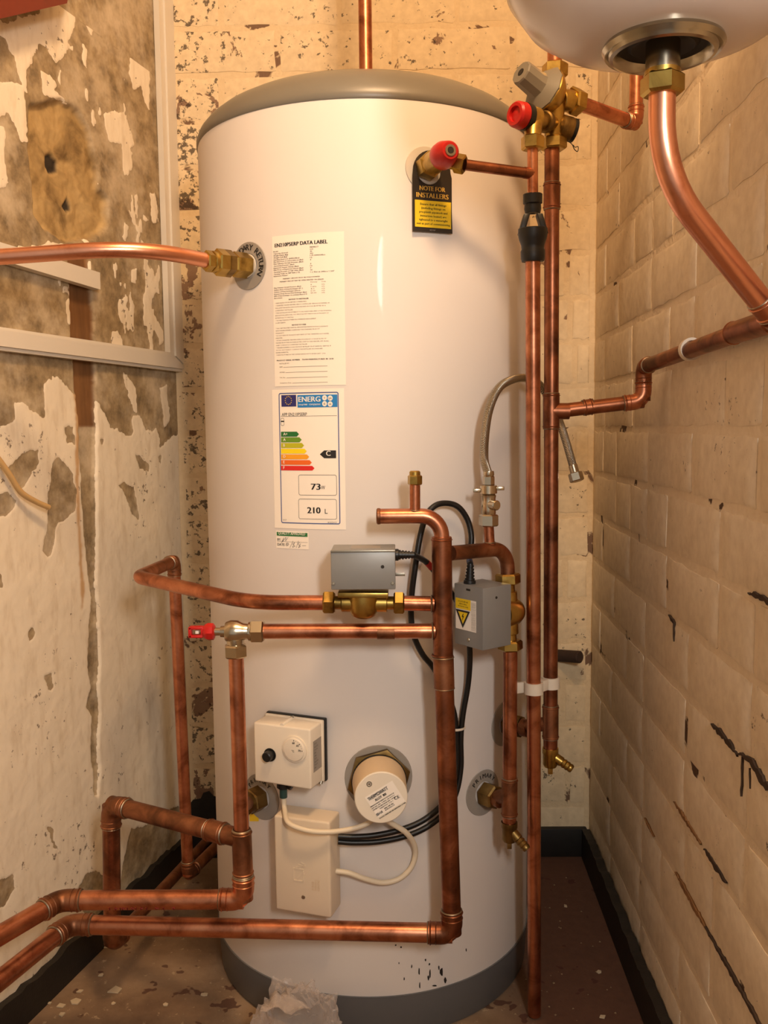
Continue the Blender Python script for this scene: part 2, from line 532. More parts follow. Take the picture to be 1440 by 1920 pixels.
def flat_rect(g, fn, x0, y0, x1, y1, nx=1, ny=1):
    vs = []; fs = []
    for j in range(ny + 1):
        for i in range(nx + 1):
            vs.append(fn(x0 + (x1 - x0) * i / nx, y0 + (y1 - y0) * j / ny))
    for j in range(ny):
        for i in range(nx):
            k = j * (nx + 1) + i; fs.append((k, k + 1, k + nx + 2, k + nx + 1))
    g.add(vs, fs)
def frame_rect(g, fn, x0, y0, x1, y1, t, rad=0.0, seg=5):
    def loop(d):
        P = []; r = max(rad - d, 1e-5)
        for cx_, cy_, a0 in ((x1 - rad, y1 - rad, 0), (x0 + rad, y1 - rad, 90), (x0 + rad, y0 + rad, 180), (x1 - rad, y0 + rad, 270)):
            for k in range(seg + 1):
                a = math.radians(a0 + 90 * k / seg)
                P.append((cx_ + r * math.cos(a), cy_ + r * math.sin(a)))
        return P
    # subdivide long runs so that the strip follows a curved surface
    def dense(P):
        out = []
        for i, p in enumerate(P):
            q = P[(i + 1) % len(P)]; n = max(1, int(math.hypot(q[0] - p[0], q[1] - p[1]) / 0.012))
            for k in range(n): out.append((p[0] + (q[0] - p[0]) * k / n, p[1] + (q[1] - p[1]) * k / n))
        return out
    A = loop(0); B = loop(t)
    n = len(A); AA = []; BB = []
    for i in range(n):
        p, q = A[i], A[(i + 1) % n]; p2, q2 = B[i], B[(i + 1) % n]
        m_ = max(1, int(math.hypot(q[0] - p[0], q[1] - p[1]) / 0.012))
        for k in range(m_):
            f = k / m_
            AA.append((p[0] + (q[0] - p[0]) * f, p[1] + (q[1] - p[1]) * f)); BB.append((p2[0] + (q2[0] - p2[0]) * f, p2[1] + (q2[1] - p2[1]) * f))
    k = len(AA)
    g.add([fn(*p) for p in AA] + [fn(*p) for p in BB], [(i, (i + 1) % k, (i + 1) % k + k, i + k) for i in range(k)])

# ================================================================== THE SETTING
ZC = 2.35                          # ceiling height
FRONT = -0.9
def wallx(x0, k, Y): return x0 + k * (Y - BACK_Y)
g = G()
fl = [V((wallx(LX0, LK, FRONT) - 0.1, FRONT, 0)), V((wallx(RX0, RK, FRONT) + 0.1, FRONT, 0)), V((RX0 + 0.1, BACK_Y + 0.08, 0)), V((LX0 - 0.1, BACK_Y + 0.08, 0))]
g.prism(fl, (0, 0, -1), 0.06)
struct('floor', g, 'floor')
g = G().prism([p + V((0, 0, ZC)) for p in fl], (0, 0, 1), 0.05)
struct('ceiling', g, 'trunk_white')

# --- numpy value noise
def vnoise(x, y, seed):
    rs = np.random.RandomState(seed); T = rs.rand(257, 257)
    xi = np.floor(x).astype(int); yi = np.floor(y).astype(int); fx = x - xi; fy = y - yi
    fx = fx * fx * (3 - 2 * fx); fy = fy * fy * (3 - 2 * fy)
    a = T[xi % 256, yi % 256]; b = T[(xi + 1) % 256, yi % 256]; c = T[xi % 256, (yi + 1) % 256]; d = T[(xi + 1) % 256, (yi + 1) % 256]
    return (a * (1 - fx) + b * fx) * (1 - fy) + (c * (1 - fx) + d * fx) * fy
def fbm(x, y, seed, oct=5):
    s = 0; a = 0.5; t = 0
    for k in range(oct):
        s = s + a * vnoise(x * 2 ** k + 17 * k, y * 2 ** k + 31 * k, seed + k); t += a; a *= 0.55
    return s / t
def inpoly(x, y, P):
    r = np.zeros(x.shape, bool); n = len(P)
    for i in range(n):
        x1, y1 = P[i]; x2, y2 = P[(i + 1) % n]
        if y1 == y2: continue
        c = ((y1 > y) != (y2 > y)) & (x < (x2 - x1) * (y - y1) / (y2 - y1) + x1)
        r ^= c
    return r
def blur(a, k=1):
    for _ in range(k):
        p = np.pad(a, 1, mode='edge')
        a = (p[:-2, 1:-1] + p[2:, 1:-1] + p[1:-1, :-2] + p[1:-1, 2:] + 2 * p[1:-1, 1:-1]) / 6
    return a

# --- left wall: fine relief where the photograph looks, coarse beyond
Y0, Y1, Z0, Z1 = 0.95, BACK_Y, 0.0, 1.62
NY, NZ = 400, 680
ys = np.linspace(Y0, Y1, NY + 1); zs = np.linspace(Z0, Z1, NZ + 1)
YY, ZZ = np.meshgrid(ys, zs)
jx = (fbm(YY * 26, ZZ * 26, 3) - 0.5) * 0.030 + (fbm(YY * 110, ZZ * 110, 5) - 0.5) * 0.008
jz = (fbm(YY * 26 + 9, ZZ * 26, 11) - 0.5) * 0.030 + (fbm(YY * 110, ZZ * 110 + 5, 13) - 0.5) * 0.008
def lw(poly): return [(onleft(a, b).y, onleft(a, b).z) for a, b in poly]
def mk(poly, k=1.0): return inpoly(YY + jx * k, ZZ + jz * k, lw(poly))
exposed = mk([(-400, -400), (420, -400), (420, 690), (335, 815), (318, 822), (300, 838), (290, 800), (270, 812), (262, 770), (247, 775), (243, 818), (230, 806), (205, 790), (184, 752), (176, 740), (140, 735), (100, 708), (84, 716), (80, 788), (44, 755), (24, 752), (18, 792), (-20, 800), (-400, 830)])
paint = ~exposed
for P in ([(-60, 45), (0, 40), (70, 24), (95, -60), (130, -60), (138, 50), (125, 100), (108, 125), (90, 95), (72, 80), (60, 105), (46, 150), (52, 170), (40, 160), (25, 100), (10, 70), (-60, 68)],
          [(-60, 160), (40, 150), (45, 200), (52, 262), (42, 270), (25, 235), (10, 215), (-60, 200)],
          [(-60, 215), (6, 230), (13, 345), (5, 355), (-60, 340)],
          [(72, 130), (98, 150), (110, 165), (105, 175), (140, 207), (120, 197), (92, 190), (80, 175)],
          [(195, 215), (215, 207), (236, 222), (248, 250), (251, 277), (240, 283), (225, 272), (208, 268), (197, 243)],
          [(262, 25), (278, 35), (282, 110), (280, 210), (272, 190), (262, 160), (250, 172), (242, 140), (244, 95), (256, 80)],
          [(165, 45), (178, 30), (172, 65), (163, 55)], [(153, 85), (163, 95), (160, 130), (154, 118)],
          [(230, 415), (240, 420), (236, 450), (228, 445)], [(245, 510), (257, 508), (254, 532), (246, 530)],
          [(270, 580), (285, 575), (303, 610), (306, 640), (298, 645), (285, 610), (270, 610)],
          [(210, 622), (228, 632), (230, 652), (206, 650)], [(240, 392), (252, 402), (246, 405)], [(268, 405), (278, 410), (272, 417)],
          [(-60, 470), (118, 455), (128, 480), (100, 470), (-60, 492)], [(130, 560), (134, 610), (128, 612), (124, 570)],
          [(228, 700), (248, 715), (257, 770), (246, 762), (236, 735)], [(300, 730), (312, 722), (318, 790), (305, 800)]):
    paint |= mk(P, 0.8)
paint |= exposed & (ZZ > 1.05) & (fbm(YY * 30, ZZ * 14, 61) > 0.63) & (fbm(YY * 5, ZZ * 5, 71) > 0.48)
for P in ([(95, 872), (105, 858), (118, 868), (136, 890), (144, 925), (140, 957), (110, 977), (103, 1010), (96, 1042), (90, 1046), (82, 1033), (90, 1000), (92, 940)],
          [(219, 906), (235, 912), (252, 912), (255, 940), (259, 970), (255, 974), (247, 960), (240, 945), (230, 925)],
          [(-80, 935), (15, 924), (31, 940), (24, 952), (8, 968), (-80, 985)],
          [(20, 872), (45, 850), (70, 843), (73, 866), (60, 888), (38, 922), (28, 915), (25, 905), (12, 885)],
          [(252, 850), (265, 858), (278, 870), (279, 885), (262, 880)], [(120, 800), (134, 796), (140, 835), (124, 828)],
          [(296, 855), (303, 852), (300, 870)], [(-60, 1070), (6, 1078), (7, 1102), (-60, 1122)],
          [(205, 1760), (216, 1690), (228, 1630), (243, 1556), (275, 1543), (300, 1520), (420, 1500), (420, 1760)],
          [(135, 1690), (158, 1645), (178, 1633), (195, 1640), (215, 1760)], [(-60, 1650), (6, 1648), (24, 1634), (27, 1662), (8, 1698), (-60, 1730)],
          [(82, 1265), (92, 1262), (98, 1290), (92, 1292)], [(84, 1552), (100, 1555), (98, 1575), (108, 1595), (100, 1590)], [(183, 822), (193, 820), (188, 836)],
          [(53, 1180), (62, 1175), (66, 1195), (56, 1208)]):
    paint &= ~mk(P, 0.55)
strip = mk([(128, 455), (165, 470), (176, 600), (178, 700), (180, 850), (181, 1000), (180, 1060), (178, 1100), (184, 1160), (187, 1240), (184, 1290), (188, 1330), (183, 1400), (186, 1440), (182, 1492), (176, 1490), (175, 1440), (170, 1400), (174, 1340), (163, 1325), (173, 1290), (166, 1250), (168, 1180), (172, 1120), (166, 1080), (158, 1000), (150, 850), (142, 720), (133, 600)], 0.28)
paint &= ~strip
yellow = mk([(57, 195), (90, 198), (120, 192), (145, 205), (165, 240), (180, 300), (187, 360), (205, 375), (203, 420), (190, 440), (165, 452), (120, 452), (85, 432), (68, 400), (60, 330), (55, 260)], 0.5)
paint &= ~yellow
hole = mk([(95, 292), (108, 288), (120, 305), (122, 322), (108, 325), (98, 310)], 0.5) | mk([(124, 385), (138, 372), (142, 390), (134, 398)], 0.5)
rust = mk([(138, 720), (146, 720), (150, 800), (146, 900), (152, 1050), (158, 1110), (154, 1150), (148, 1060), (142, 940), (140, 820)], 0.3)
wood = strip & (ZZ > onleft(150, 800).z)
yd = blur(yellow.astype(float), 4); sd = blur(strip.astype(float), 3)
relief = 0.0014 * blur(paint.astype(float), 1) - 0.010 * yd * (0.5 + fbm(YY * 30, ZZ * 30, 23)) - 0.007 * sd - 0.006 * blur(hole.astype(float), 2)
relief += 0.0035 * (fbm(YY * 9, ZZ * 9, 41) - 0.5) + 0.0012 * (fbm(YY * 60, ZZ * 60, 51) - 0.5)
relief[:, -1] = 0
XX = LX0 + LK * (YY - BACK_Y) + relief
verts = np.stack([XX, YY - LK * relief, ZZ], -1).reshape(-1, 3)
i = np.arange(NZ)[:, None] * (NY + 1) + np.arange(NY)[None, :]
faces = np.stack([i, i + NY + 1, i + NY + 2, i + 1], -1).reshape(-1, 4)
me = bpy.data.meshes.new('wall_left')
me.vertices.add(len(verts)); me.vertices.foreach_set('co', verts.ravel())
me.loops.add(faces.size); me.loops.foreach_set('vertex_index', faces.ravel().astype(np.int32))
me.polygons.add(len(faces)); me.polygons.foreach_set('loop_start', np.arange(0, faces.size, 4, dtype=np.int32))
me.update(calc_edges=True); me.validate(); me.shade_smooth()
for nm, a in (('paint', blur(paint.astype(float), 1)), ('yellow', blur(yellow.astype(float), 2)), ('wood', blur(wood.astype(float), 1)), ('hole', blur(hole.astype(float), 1)), ('rust', blur(rust.astype(float), 2))):
    at_ = me.attributes.new(nm, 'FLOAT', 'POINT'); at_.data.foreach_set('value', a.astype(np.float32).ravel())
me.materials.append(M['left_wall'])
wall_left = bpy.data.objects.new('wall_left', me); COL.objects.link(wall_left)
wall_left['kind'] = 'structure'; WLOC['wall_left'] = V((0, 0, 0))
# coarse continuation of the same wall (towards the door, and above) and its thickness
g = G()
def lp(Y, z, off=0.0): return V((wallx(LX0, LK, Y), Y, z)) + LN * off
g.prism([lp(FRONT, 0), lp(Y0, 0), lp(Y0, ZC), lp(FRONT, ZC)], LN, -0.06)
g.prism([lp(Y0, Z1), lp(BACK_Y, Z1), lp(BACK_Y, ZC), lp(Y0, ZC)], LN, -0.06)
g.prism([lp(Y0, 0, -0.03), lp(BACK_Y, 0, -0.03), lp(BACK_Y, Z1, -0.03), lp(Y0, Z1, -0.03)], LN, -0.03)
part('wall_backing', g, 'left_wall', wall_left)

# --- brick walls: mortar bed + bricks, each a part
COURSE, BL = 0.0898, 0.236
JOINT_Z = 0.919
JOINT = 0.012
brick_meshes = {}
def brick_mesh(half, var, mat):
    key = (half, var, mat)
    if key in brick_meshes: return brick_meshes[key]
    L = (BL / 2 if half else BL) - JOINT; Hh = COURSE - JOINT
    rs = random.Random(var * 13 + half); g = G(); vs = []
    j = lambda q: rs.uniform(-q, q)
    nx, nz = (5 if half else 9), 4
    # front face: a slightly uneven grid, rounded down to the joint at its rim
    for iz in range(nz + 1):
        for ix in range(nx + 1):
            ex = min(ix, nx - ix); ez = min(iz, nz - iz); e = min(ex, ez)
            x = -L / 2 + (0 if ix == 0 else L if ix == nx else 0.005 + (L - 0.010) * (ix - 1) / (nx - 2))
            z = -Hh / 2 + (0 if iz == 0 else Hh if iz == nz else 0.005 + (Hh - 0.010) * (iz - 1) / (nz - 2))
            y = 0.0003 + j(0.0004) if e == 0 else -0.0007 + j(0.0004)
            vs.append(V((x + (j(0.0024) if e == 0 else 0), y, z + (j(0.0022) if e == 0 else 0))))
    fs = [(iz * (nx + 1) + ix, iz * (nx + 1) + ix + 1, (iz + 1) * (nx + 1) + ix + 1, (iz + 1) * (nx + 1) + ix) for iz in range(nz) for ix in range(nx)]
    g.add(vs, fs)
    rim = [ix for ix in range(nx + 1)] + [iz * (nx + 1) + nx for iz in range(1, nz + 1)] + [nz * (nx + 1) + ix for ix in range(nx - 1, -1, -1)] + [iz * (nx + 1) for iz in range(nz - 1, 0, -1)]
    k0 = len(g.v); n = len(rim)
    for q in rim: g.v.append(V((g.v[q].x, 0.02, g.v[q].z)))
    for q in range(n): g.f.append((rim[q], k0 + q, k0 + (q + 1) % n, rim[(q + 1) % n]))
    me = bpy.data.meshes.new('brick'); me.from_pydata([tuple(v) for v in g.v], [], g.f); me.shade_smooth(); me.set_sharp_from_angle(angle=math.radians(40))
    me.materials.append(M[mat]); brick_meshes[key] = me; return me
def lay_bricks(wall, org, dirv, nrm, length, mat, visible, zlo, zhi, seed):
    """org: point at z=0; runs along dirv; bricks stand 3 mm proud of the bed"""
    rs = random.Random(seed); rot = Matrix((dirv, -nrm, V((0, 0, 1)))).transposed().to_4x4()
    k0 = int(math.floor((zlo - JOINT_Z) / COURSE)); k = k0
    while JOINT_Z + k * COURSE < zhi:
        zc = JOINT_Z + (k + 0.5) * COURSE
        s = -BL * (0.5 if k % 2 else 0.0) - rs.uniform(0, 0.02)
        while s < length:
            half = rs.random() < 0.14
            L = BL / 2 if half else BL
            a, b = max(s, 0.004), min(s + L, length - 0.004)
            if b - a > 0.03:
                c = org + dirv * ((a + b) / 2) + nrm * (0.0008 + rs.uniform(-0.0004, 0.0006)); c.z = zc
                if visible(org + dirv * a, org + dirv * b, zc):
                    o = bpy.data.objects.new('brick', brick_mesh(half, rs.randrange(4), mat)); COL.objects.link(o)
                    o.parent = wall
                    full = (L - JOINT); sc = (b - a - JOINT) / full
                    o.matrix_local = Matrix.Translation(c) @ rot @ Matrix.Diagonal((sc, 1, 1, 1))
            s += L
        k += 1
g = G()
g.prism([V((LX0 - 0.05, BACK_Y + 0.0, 0)), V((RX0 + 0.05, BACK_Y, 0)), V((RX0 + 0.05, BACK_Y, ZC)), V((LX0 - 0.05, BACK_Y, ZC))], (0, 1, 0), 0.08)
wall_back = struct('wall_back', g, 'back_mortar')
def vis_back(a, b, z):
    pa = project(V((a.x, a.y, z))); pb = project(V((b.x, b.y, z)))
    if pb[0] < 250 or pa[0] > 1170 or pa[1] < -110 or pa[1] > 1640: return False
    return not (pa[0] > 425 and pb[0] < 960 and 250 < pa[1] < 1690)
lay_bricks(wall_back, V((LX0 + 0.002, BACK_Y, 0)), V((1, 0, 0)), V((0, -1, 0)), RX0 - LX0 - 0.004, 'back_paint', vis_back, 0.07, 2.0, 5)

RD = V((RK, 1, 0)).normalized()
def rp(Y, z, off=0.0): return V((wallx(RX0, RK, Y), Y, z)) + RN * off
g = G().prism([rp(FRONT, 0), rp(BACK_Y + 0.02, 0), rp(BACK_Y + 0.02, ZC), rp(FRONT, ZC)], RN, -0.08)
wall_right = struct('wall_right', g, 'right_mortar')
def vis_right(a, b, z):
    pb = project(V((b.x, b.y, z))); pa = project(V((a.x, a.y, z)))
    return pa[0] < 1900 and max(pa[1], pb[1]) > -120 and min(pa[1], pb[1]) < 2040
L_r = (BACK_Y - 0.45) / RD.y
lay_bricks(wall_right, rp(BACK_Y, 0) * 1.0, -RD, RN, L_r, 'right_paint', vis_right, 0.06, 1.75, 9)

# --- cracks where the pointing has dropped out of the right wall
M['crack'] = plain('open_joint', S(74, 54, 38), 0.9, 0, 0.3, 80)
M['crack_brown'] = plain('rusty_joint', S(150, 106, 62), 0.9, 0, 0.2, 60)
def crack(pts, w, mat, seed):
    rs = random.Random(seed); up_, dn = [], []
    P = []
    for (ya, za), (yb, zb) in zip(pts, pts[1:]):
        n = max(2, int(math.hypot(yb - ya, zb - za) / 0.006))
        P += [(ya + (yb - ya) * k / n, za + (zb - za) * k / n) for k in range(n)]
    P.append(pts[-1]); N = len(P)
    for k, (y, z) in enumerate(P):
        q = w * (0.35 + 0.65 * rs.random()) * min(1, 0.25 + 3.0 * min(k, N - 1 - k) / N)
        a, b = P[max(k - 1, 0)], P[min(k + 1, N - 1)]; d = V((b[0] - a[0], b[1] - a[1])).normalized()
        c = rs.uniform(-0.3, 0.3) * w
        up_.append((y - d[1] * (q + c), z + d[0] * (q + c))); dn.append((y + d[1] * (q - c), z - d[0] * (q - c)))
    g = G(); vs = [rp(y, z, 0.0034) for y, z in up_] + [rp(y, z, 0.0034) for y, z in dn] + [rp(y, z, -0.002) for y, z in up_] + [rp(y, z, -0.002) for y, z in dn]
    fs = []
    for k in range(N - 1):
        fs += [(k, k + 1, N + k + 1, N + k), (k, 2 * N + k, 2 * N + k + 1, k + 1), (N + k, N + k + 1, 3 * N + k + 1, 3 * N + k)]
    g.add(vs, fs); part('joint_crack', g, mat, wall_right)
crack([(1.255, 0.392), (1.18, 0.389), (1.13, 0.388)], 0.004, 'crack_brown', 1)
crack([(1.115, 0.389), (1.06, 0.387), (1.03, 0.386)], 0.0045, 'crack', 2)
crack([(1.24, 0.294), (1.15, 0.291), (1.10, 0.290)], 0.0045, 'crack_brown', 3)
crack([(1.105, 0.290), (1.02, 0.290), (0.93, 0.288), (0.80, 0.284)], 0.0035, 'crack', 4)
crack([(1.098, 0.558), (1.05, 0.556), (1.005, 0.552)], 0.0045, 'crack', 5)
crack([(1.000, 0.556), (0.965, 0.562), (0.93, 0.552), (0.86, 0.548)], 0.006, 'crack', 6)
crack([(0.990, 0.556), (0.988, 0.53), (0.990, 0.510)], 0.003, 'crack', 7)
crack([(0.965, 0.552), (0.963, 0.53)], 0.003, 'crack', 8)
crack([(0.985, 0.742), (0.955, 0.744), (0.90, 0.743)], 0.004, 'crack', 9)
crack([(1.30, 0.652), (1.272, 0.646), (1.27, 0.62)], 0.003, 'crack', 10)
crack([(1.00, 0.200), (0.95, 0.186), (0.90, 0.150)], 0.006, 'crack', 11)
crack([(1.42, 0.294), (1.36, 0.290)], 0.002, 'crack_brown', 12)

# --- baseboards (black bitumen-painted strips)
g = G().box((-0.033, BACK_Y - 0.010, 0.032), (0.437, 0, 0), (0, 0.007, 0), (0, 0, 0.032), 0.003)
struct('baseboard_back', g, 'bitumen')
def wall_strip(fn, n, ya, yb, h, t):
    N = 110; top = [fn(yb + (ya - yb) * k / N, h + 0.009 * (mnoise.noise(V((k * 0.31, h * 50, 1))) + 0.5 * mnoise.noise(V((k * 1.1, 3, h * 50)))), 0.0035) for k in range(N + 1)]
    return G().prism([fn(ya, 0.0005, 0.0035), fn(yb, 0.0005, 0.0035)] + top, n, t)
struct('baseboard_left', wall_strip(lp, LN, 0.5, BACK_Y - 0.02, 0.060, 0.012), 'bitumen')
struct('baseboard_right', wall_strip(rp, RN, 0.5, BACK_Y - 0.02, 0.066, 0.016), 'bitumen')
# missing plaster with black backing low in the back left corner
g = G(); pts = [(352, 1512), (362, 1500), (376, 1498), (381, 1487), (392, 1484), (400, 1493), (420, 1500), (430, 1620), (352, 1620)]
g.prism([at(a, b, BACK_Y - 0.0045) for a, b in pts], (0, 1, 0), 0.003)
part('bitumen_patch', g, 'bitumen', wall_back, 'black damp-proof coating showing through lost plaster')

# ================================================================== HOT WATER CYLINDER
ZT, ZB = 1.3787, 0.0702
cylr = thing('hot_water_cylinder', 'tall white unvented hot water cylinder with grey cap and base', 'water cylinder', (CX, CY, 0))
AX = V((CX, CY, 0))
part('shell', G().lathe([(ZB - 0.01, R - 0.004), (ZB, R), (ZT, R), (ZT + 0.004, R - 0.004)], AX, (0, 0, 1), 128), 'shell', cylr)
part('top_cap', G().lathe([(ZT - 0.001, R - 0.006), (ZT, R + 0.0005), (ZT + 0.002, R + 0.002), (ZT + 0.010, R + 0.002), (ZT + 0.022, R - 0.003), (ZT + 0.034, R - 0.013), (ZT + 0.046, R - 0.028), (ZT + 0.058, R - 0.050), (ZT + 0.068, R - 0.082), (ZT + 0.076, R - 0.125), (ZT + 0.081, R - 0.18), (ZT + 0.083, 0.04), (ZT + 0.083, 0)], AX, (0, 0, 1), 128), 'cap_grey', cylr, 'domed grey plastic lid')
part('base_ring', G().lathe([(0.0005, 0), (0.0005, R - 0.006), (0.004, R - 0.003), (ZB - 0.006, R + 0.0005), (ZB - 0.001, R + 0.0018), (ZB, R - 0.002)], AX, (0, 0, 1), 128), 'base_grey', cylr, 'dark grey plastic base')
# scuffs near the foot
sc = G()
for (a, b, w, h) in ((806, 1826, 2.5, 12), (828, 1822, 4, 10), (823, 1815, 2, 6), (835, 1838, 3, 7), (786, 1822, 2, 8), (787, 1847, 2, 8), (798, 1800, 2, 3), (805, 1808, 2, 3), (758, 1835, 1.5, 4), (748, 1806, 1.5, 3), (874, 1781, 1.6, 4), (772, 1812, 1.5, 4), (815, 1848, 6, 2), (742, 1772, 2, 2), (752, 1776, 2, 2), (803, 1834, 2, 6)):
    n = 7; P = [onc(a + w * (0.5 + 0.5 * random.random()) * math.cos(2 * math.pi * k / n) * 0.5 * 2, b + h * (0.6 + 0.4 * random.random()) * math.sin(2 * math.pi * k / n), 0.0004) for k in range(n)]
    sc.add(P, [tuple(range(n))])
so = part('scuff_marks', sc, 'black_print', cylr, 'dark scuffs low on the shell'); so['kind'] = 'stuff'
g = G(); flat_rect(g, lambda u, v: onc(u, v, 0.0004), 468, 1524, 485, 1540, 3, 1)
part('yellow_sticker', g, 'yellow_print', cylr)

def cyl_uv(px, py):
    """pixel -> (arc length, z) on the shell"""
    p = onc(px, py); return theta_of(p) * R, p.z
def cyl_fn(off): return lambda u, v: cyl(u / R, v, off)
def boss_plate(px, py, r, hole, words, mat='plate_grey', a0=150, a1=-60, h=0.0075, name='boss_plate'):
    u0, v0 = cyl_uv(px, py); g = G(); n = 40
    fo = cyl_fn(0.0016)
    vs = []; fs = []
    for k in range(n):
        a = 2 * math.pi * k / n
        vs += [cyl_fn(0.0003)(u0 + r * math.cos(a), v0 + r * math.sin(a)), fo(u0 + r * 0.985 * math.cos(a), v0 + r * 0.985 * math.sin(a)), fo(u0 + hole * math.cos(a), v0 + hole * math.sin(a))]
    for k in range(n):
        q = (k + 1) % n
        fs += [(3 * k, 3 * q, 3 * q + 1, 3 * k + 1), (3 * k + 1, 3 * q + 1, 3 * q + 2, 3 * k + 2)]
    g.add(vs, fs); o = part(name, g, mat, cylr)
    if words:
        t = G(); rm = (r + hole) / 2 - h * 0.45; N = len(words)
        for i, ch in enumerate(words):
            if ch == ' ': continue
            a = math.radians(a0 + (a1 - a0) * i / (N - 1))
            put_text(t, cyl_fn(0.0020), ch, u0 + rm * math.cos(a), v0 + rm * math.sin(a), h, None, 'C', 2, 0.0003, a - math.pi / 2)
        part('lettering', t, 'black_print', o)
    return cyl(u0 / R, v0, 0.0), V((math.sin(u0 / R), -math.cos(u0 / R), 0))
boss_sec = boss_plate(466, 499, 0.0345, 0.018, 'SECONDARY RETURN', a0=190, a1=-28, h=0.0085)
boss_tp = boss_plate(798, 316, 0.030, 0.018, '', 'plate_white')
boss_cold = boss_plate(946, 1356, 0.036, 0.018, '')
boss_pr = boss_plate(906, 1486, 0.036, 0.018, 'PRIMARY', a0=140, a1=40, h=0.007)
boss_pl = boss_plate(490, 1494, 0.036, 0.018, 'PRIMARY', a0=150, a1=50, h=0.007)
boss_im = boss_plate(710, 1459, 0.0505, 0.030, '', 'plate_grey')

# ---- data label
def sticker(x0, y0, x1, y1, name, off=0.0005):
    a = cyl_uv(x0, (y0 + y1) / 2)[0]; b = cyl_uv(x1, (y0 + y1) / 2)[0]
    xm = (x0 + x1) / 2
    t = cyl_uv(xm, y0)[1]; q = cyl_uv(xm, y1)[1]
    g = G(); flat_rect(g, cyl_fn(off), a, q, b, t, 14, 2)
    o = part(name, g, 'paper', cylr)
    return o, a, q, b, t
o, la, lq, lb, lt = sticker(513, 437, 647, 723, 'data_label')
o['label'] = 'white paper data label printed with black text'
LW, LH = lb - la, lt - lq
tx = G(); F = cyl_fn(0.0009)
def L(xf, yf, s, h, wf=None, align='L', bold=0.0):          # fractions of label width / height from top left
    put_text(tx, F, s, la + xf * LW, lt - yf * LH, h * LH, wf * LW if wf else None, align, 1 if h < 0.012 else 2, bold)
L(0.045, 0.073, 'EN210P5ERP DATA LABEL', 0.024, 0.74, bold=0.0003)
rows = [('Model:', 'INDIRECT'), ('Capacity (Litres):', '210'), ('Weight Empty (Kg):', '46'), ('Weight Full (Kg):', '256'), ('Standing Heat Loss (kWh/24hrs):', '1.75 kWh/24hrs'), ('Max Inlet Press of control inlet set (Bar):', '12'), ('Max Cylinder Storage Pressure (Bar):', '6'), ('Operating Pressure (Bar):', ''), ('Expansion Vessel Charge (Bar):', '3'), ('Max Press of Expansion Vessel (Bar):', '10'), ('Opening Pressure of T&P Valve (Bar):', '7'), ('Opening Temp on T&P Valve ( C):', '90'), ('Immersion Heater:', '1 x 3kw at 240v x 1 3/4"')]
for i, (a, b) in enumerate(rows):
    y = 0.105 + i * 0.0135
    L(0.02, y, a, 0.0078, min(0.44, 0.0125 * len(a)), bold=0.00008)
    if b: L(0.55, y - 0.010, b, 0.0078, min(0.32, 0.0145 * len(b)), bold=0.00008)
L(0.42, 0.289, 'PRIMARY CIRCUIT MUST BE FULLY PUMPED', 0.0075, 0.52, 'C', 0.00006)
L(0.42, 0.307, 'PRIMARY CIRCUIT MAY BE OPEN VENTED OR SEALED', 0.0075, 0.62, 'C', 0.00006)
L(0.55, 0.322, 'Primary', 0.0072, 0.09); L(0.70, 0.322, 'Solar', 0.0072, 0.06)
for i, (a, b) in enumerate([('Max Primary Circuit Pressure (Bar):', '3'), ('Surface Area of Heat Exchanger (M  ):', '0.876'), ('Volume of Heat Exchanger (Litres):', '4.1'), ('Pressure Drop Across Heat Exchanger (Bar):', '0.10'), ('KW of Heat Exchanger at a primary flow of 15', '20.00'), ('litres/min:', '')]):
    y = 0.345 + i * 0.0135
    L(0.02, y, a, 0.0075, min(0.48, 0.0115 * len(a)), bold=0.00008)
    if b: L(0.55, y - 0.006, b, 0.0072, 0.016 * len(b)); L(0.70, y - 0.006, 'n/a', 0.0072, 0.04)
L(0.38, 0.428, 'NOTICE TO INSTALLER', 0.0085, 0.28, 'C', 0.00012)
para = ['* READ INSTRUCTIONS BEFORE COMMENCING.', '* UNVENTED WATER HEATERS ARE A CONTROLLED SERVICE AS DEFINED IN', '  THE LATEST BUILDING REGULATIONS AND SHOULD BE FITTED BY A', '  COMPETENT INSTALLER.', '* THIS INSTALLATION IS SUBJECT TO ALL NATIONAL AND LOCAL BUILDING', '  REGULATIONS APPROVAL. YOU MUST NOTIFY THE LOCAL AUTHORITY OF', '  INTENTION TO INSTALL.', '* USE ONLY MANUFACTURERS RECOMMENDED REPLACEMENT', '  COMPONENTS.']
for i, a in enumerate(para): L(0.03, 0.446 + i * 0.0165, a, 0.0068, min(0.80, 0.0122 * len(a)))
L(0.38, 0.598, 'NOTICE TO USER', 0.0085, 0.20, 'C', 0.00012)
para = ['* THIS UNIT REQUIRES ANNUAL SERVICE/MAINTENANCE IN ACCORDANCE', '  WITH THE BENCHMARK SCHEME AND THE STANDARD PRODUCT', '  WARRANTY.', '* DO NOT REMOVE OR ADJUST ANY PARTS OF THIS UNVENTED HOT WATER', '  HEATER.', '* IF THIS UNVENTED HEATER DEVELOPS A FAULT, SUCH AS FLOW OF', '  WATER FROM THE DISCHARGE PIPE, SWITCH THE HEATER OFF. IN ALL', '  CASES CONTACT A COMPETENT INSTALLER.', '* THE BENCHMARK LOG BOOK MUST BE FILLED IN AT ANNUAL SERVICE. IF', '  YOU DO NOT HAVE IT, CONTACT THE INSTALLER OR STANDARD', '  ENVIRONMENTAL.', '* MANUFACTURED IN THE UNITED KINGDOM TO BS EN 12897 : 2006']
for i, a in enumerate(para): L(0.03, 0.614 + i * 0.0162, a, 0.0068, min(0.78, 0.0122 * len(a)))
L(0.04, 0.830, 'PRODUCT SERIAL NUMBER:   736984 MANUFACTURED IN  2018', 0.009, 0.80, bold=0.0001)
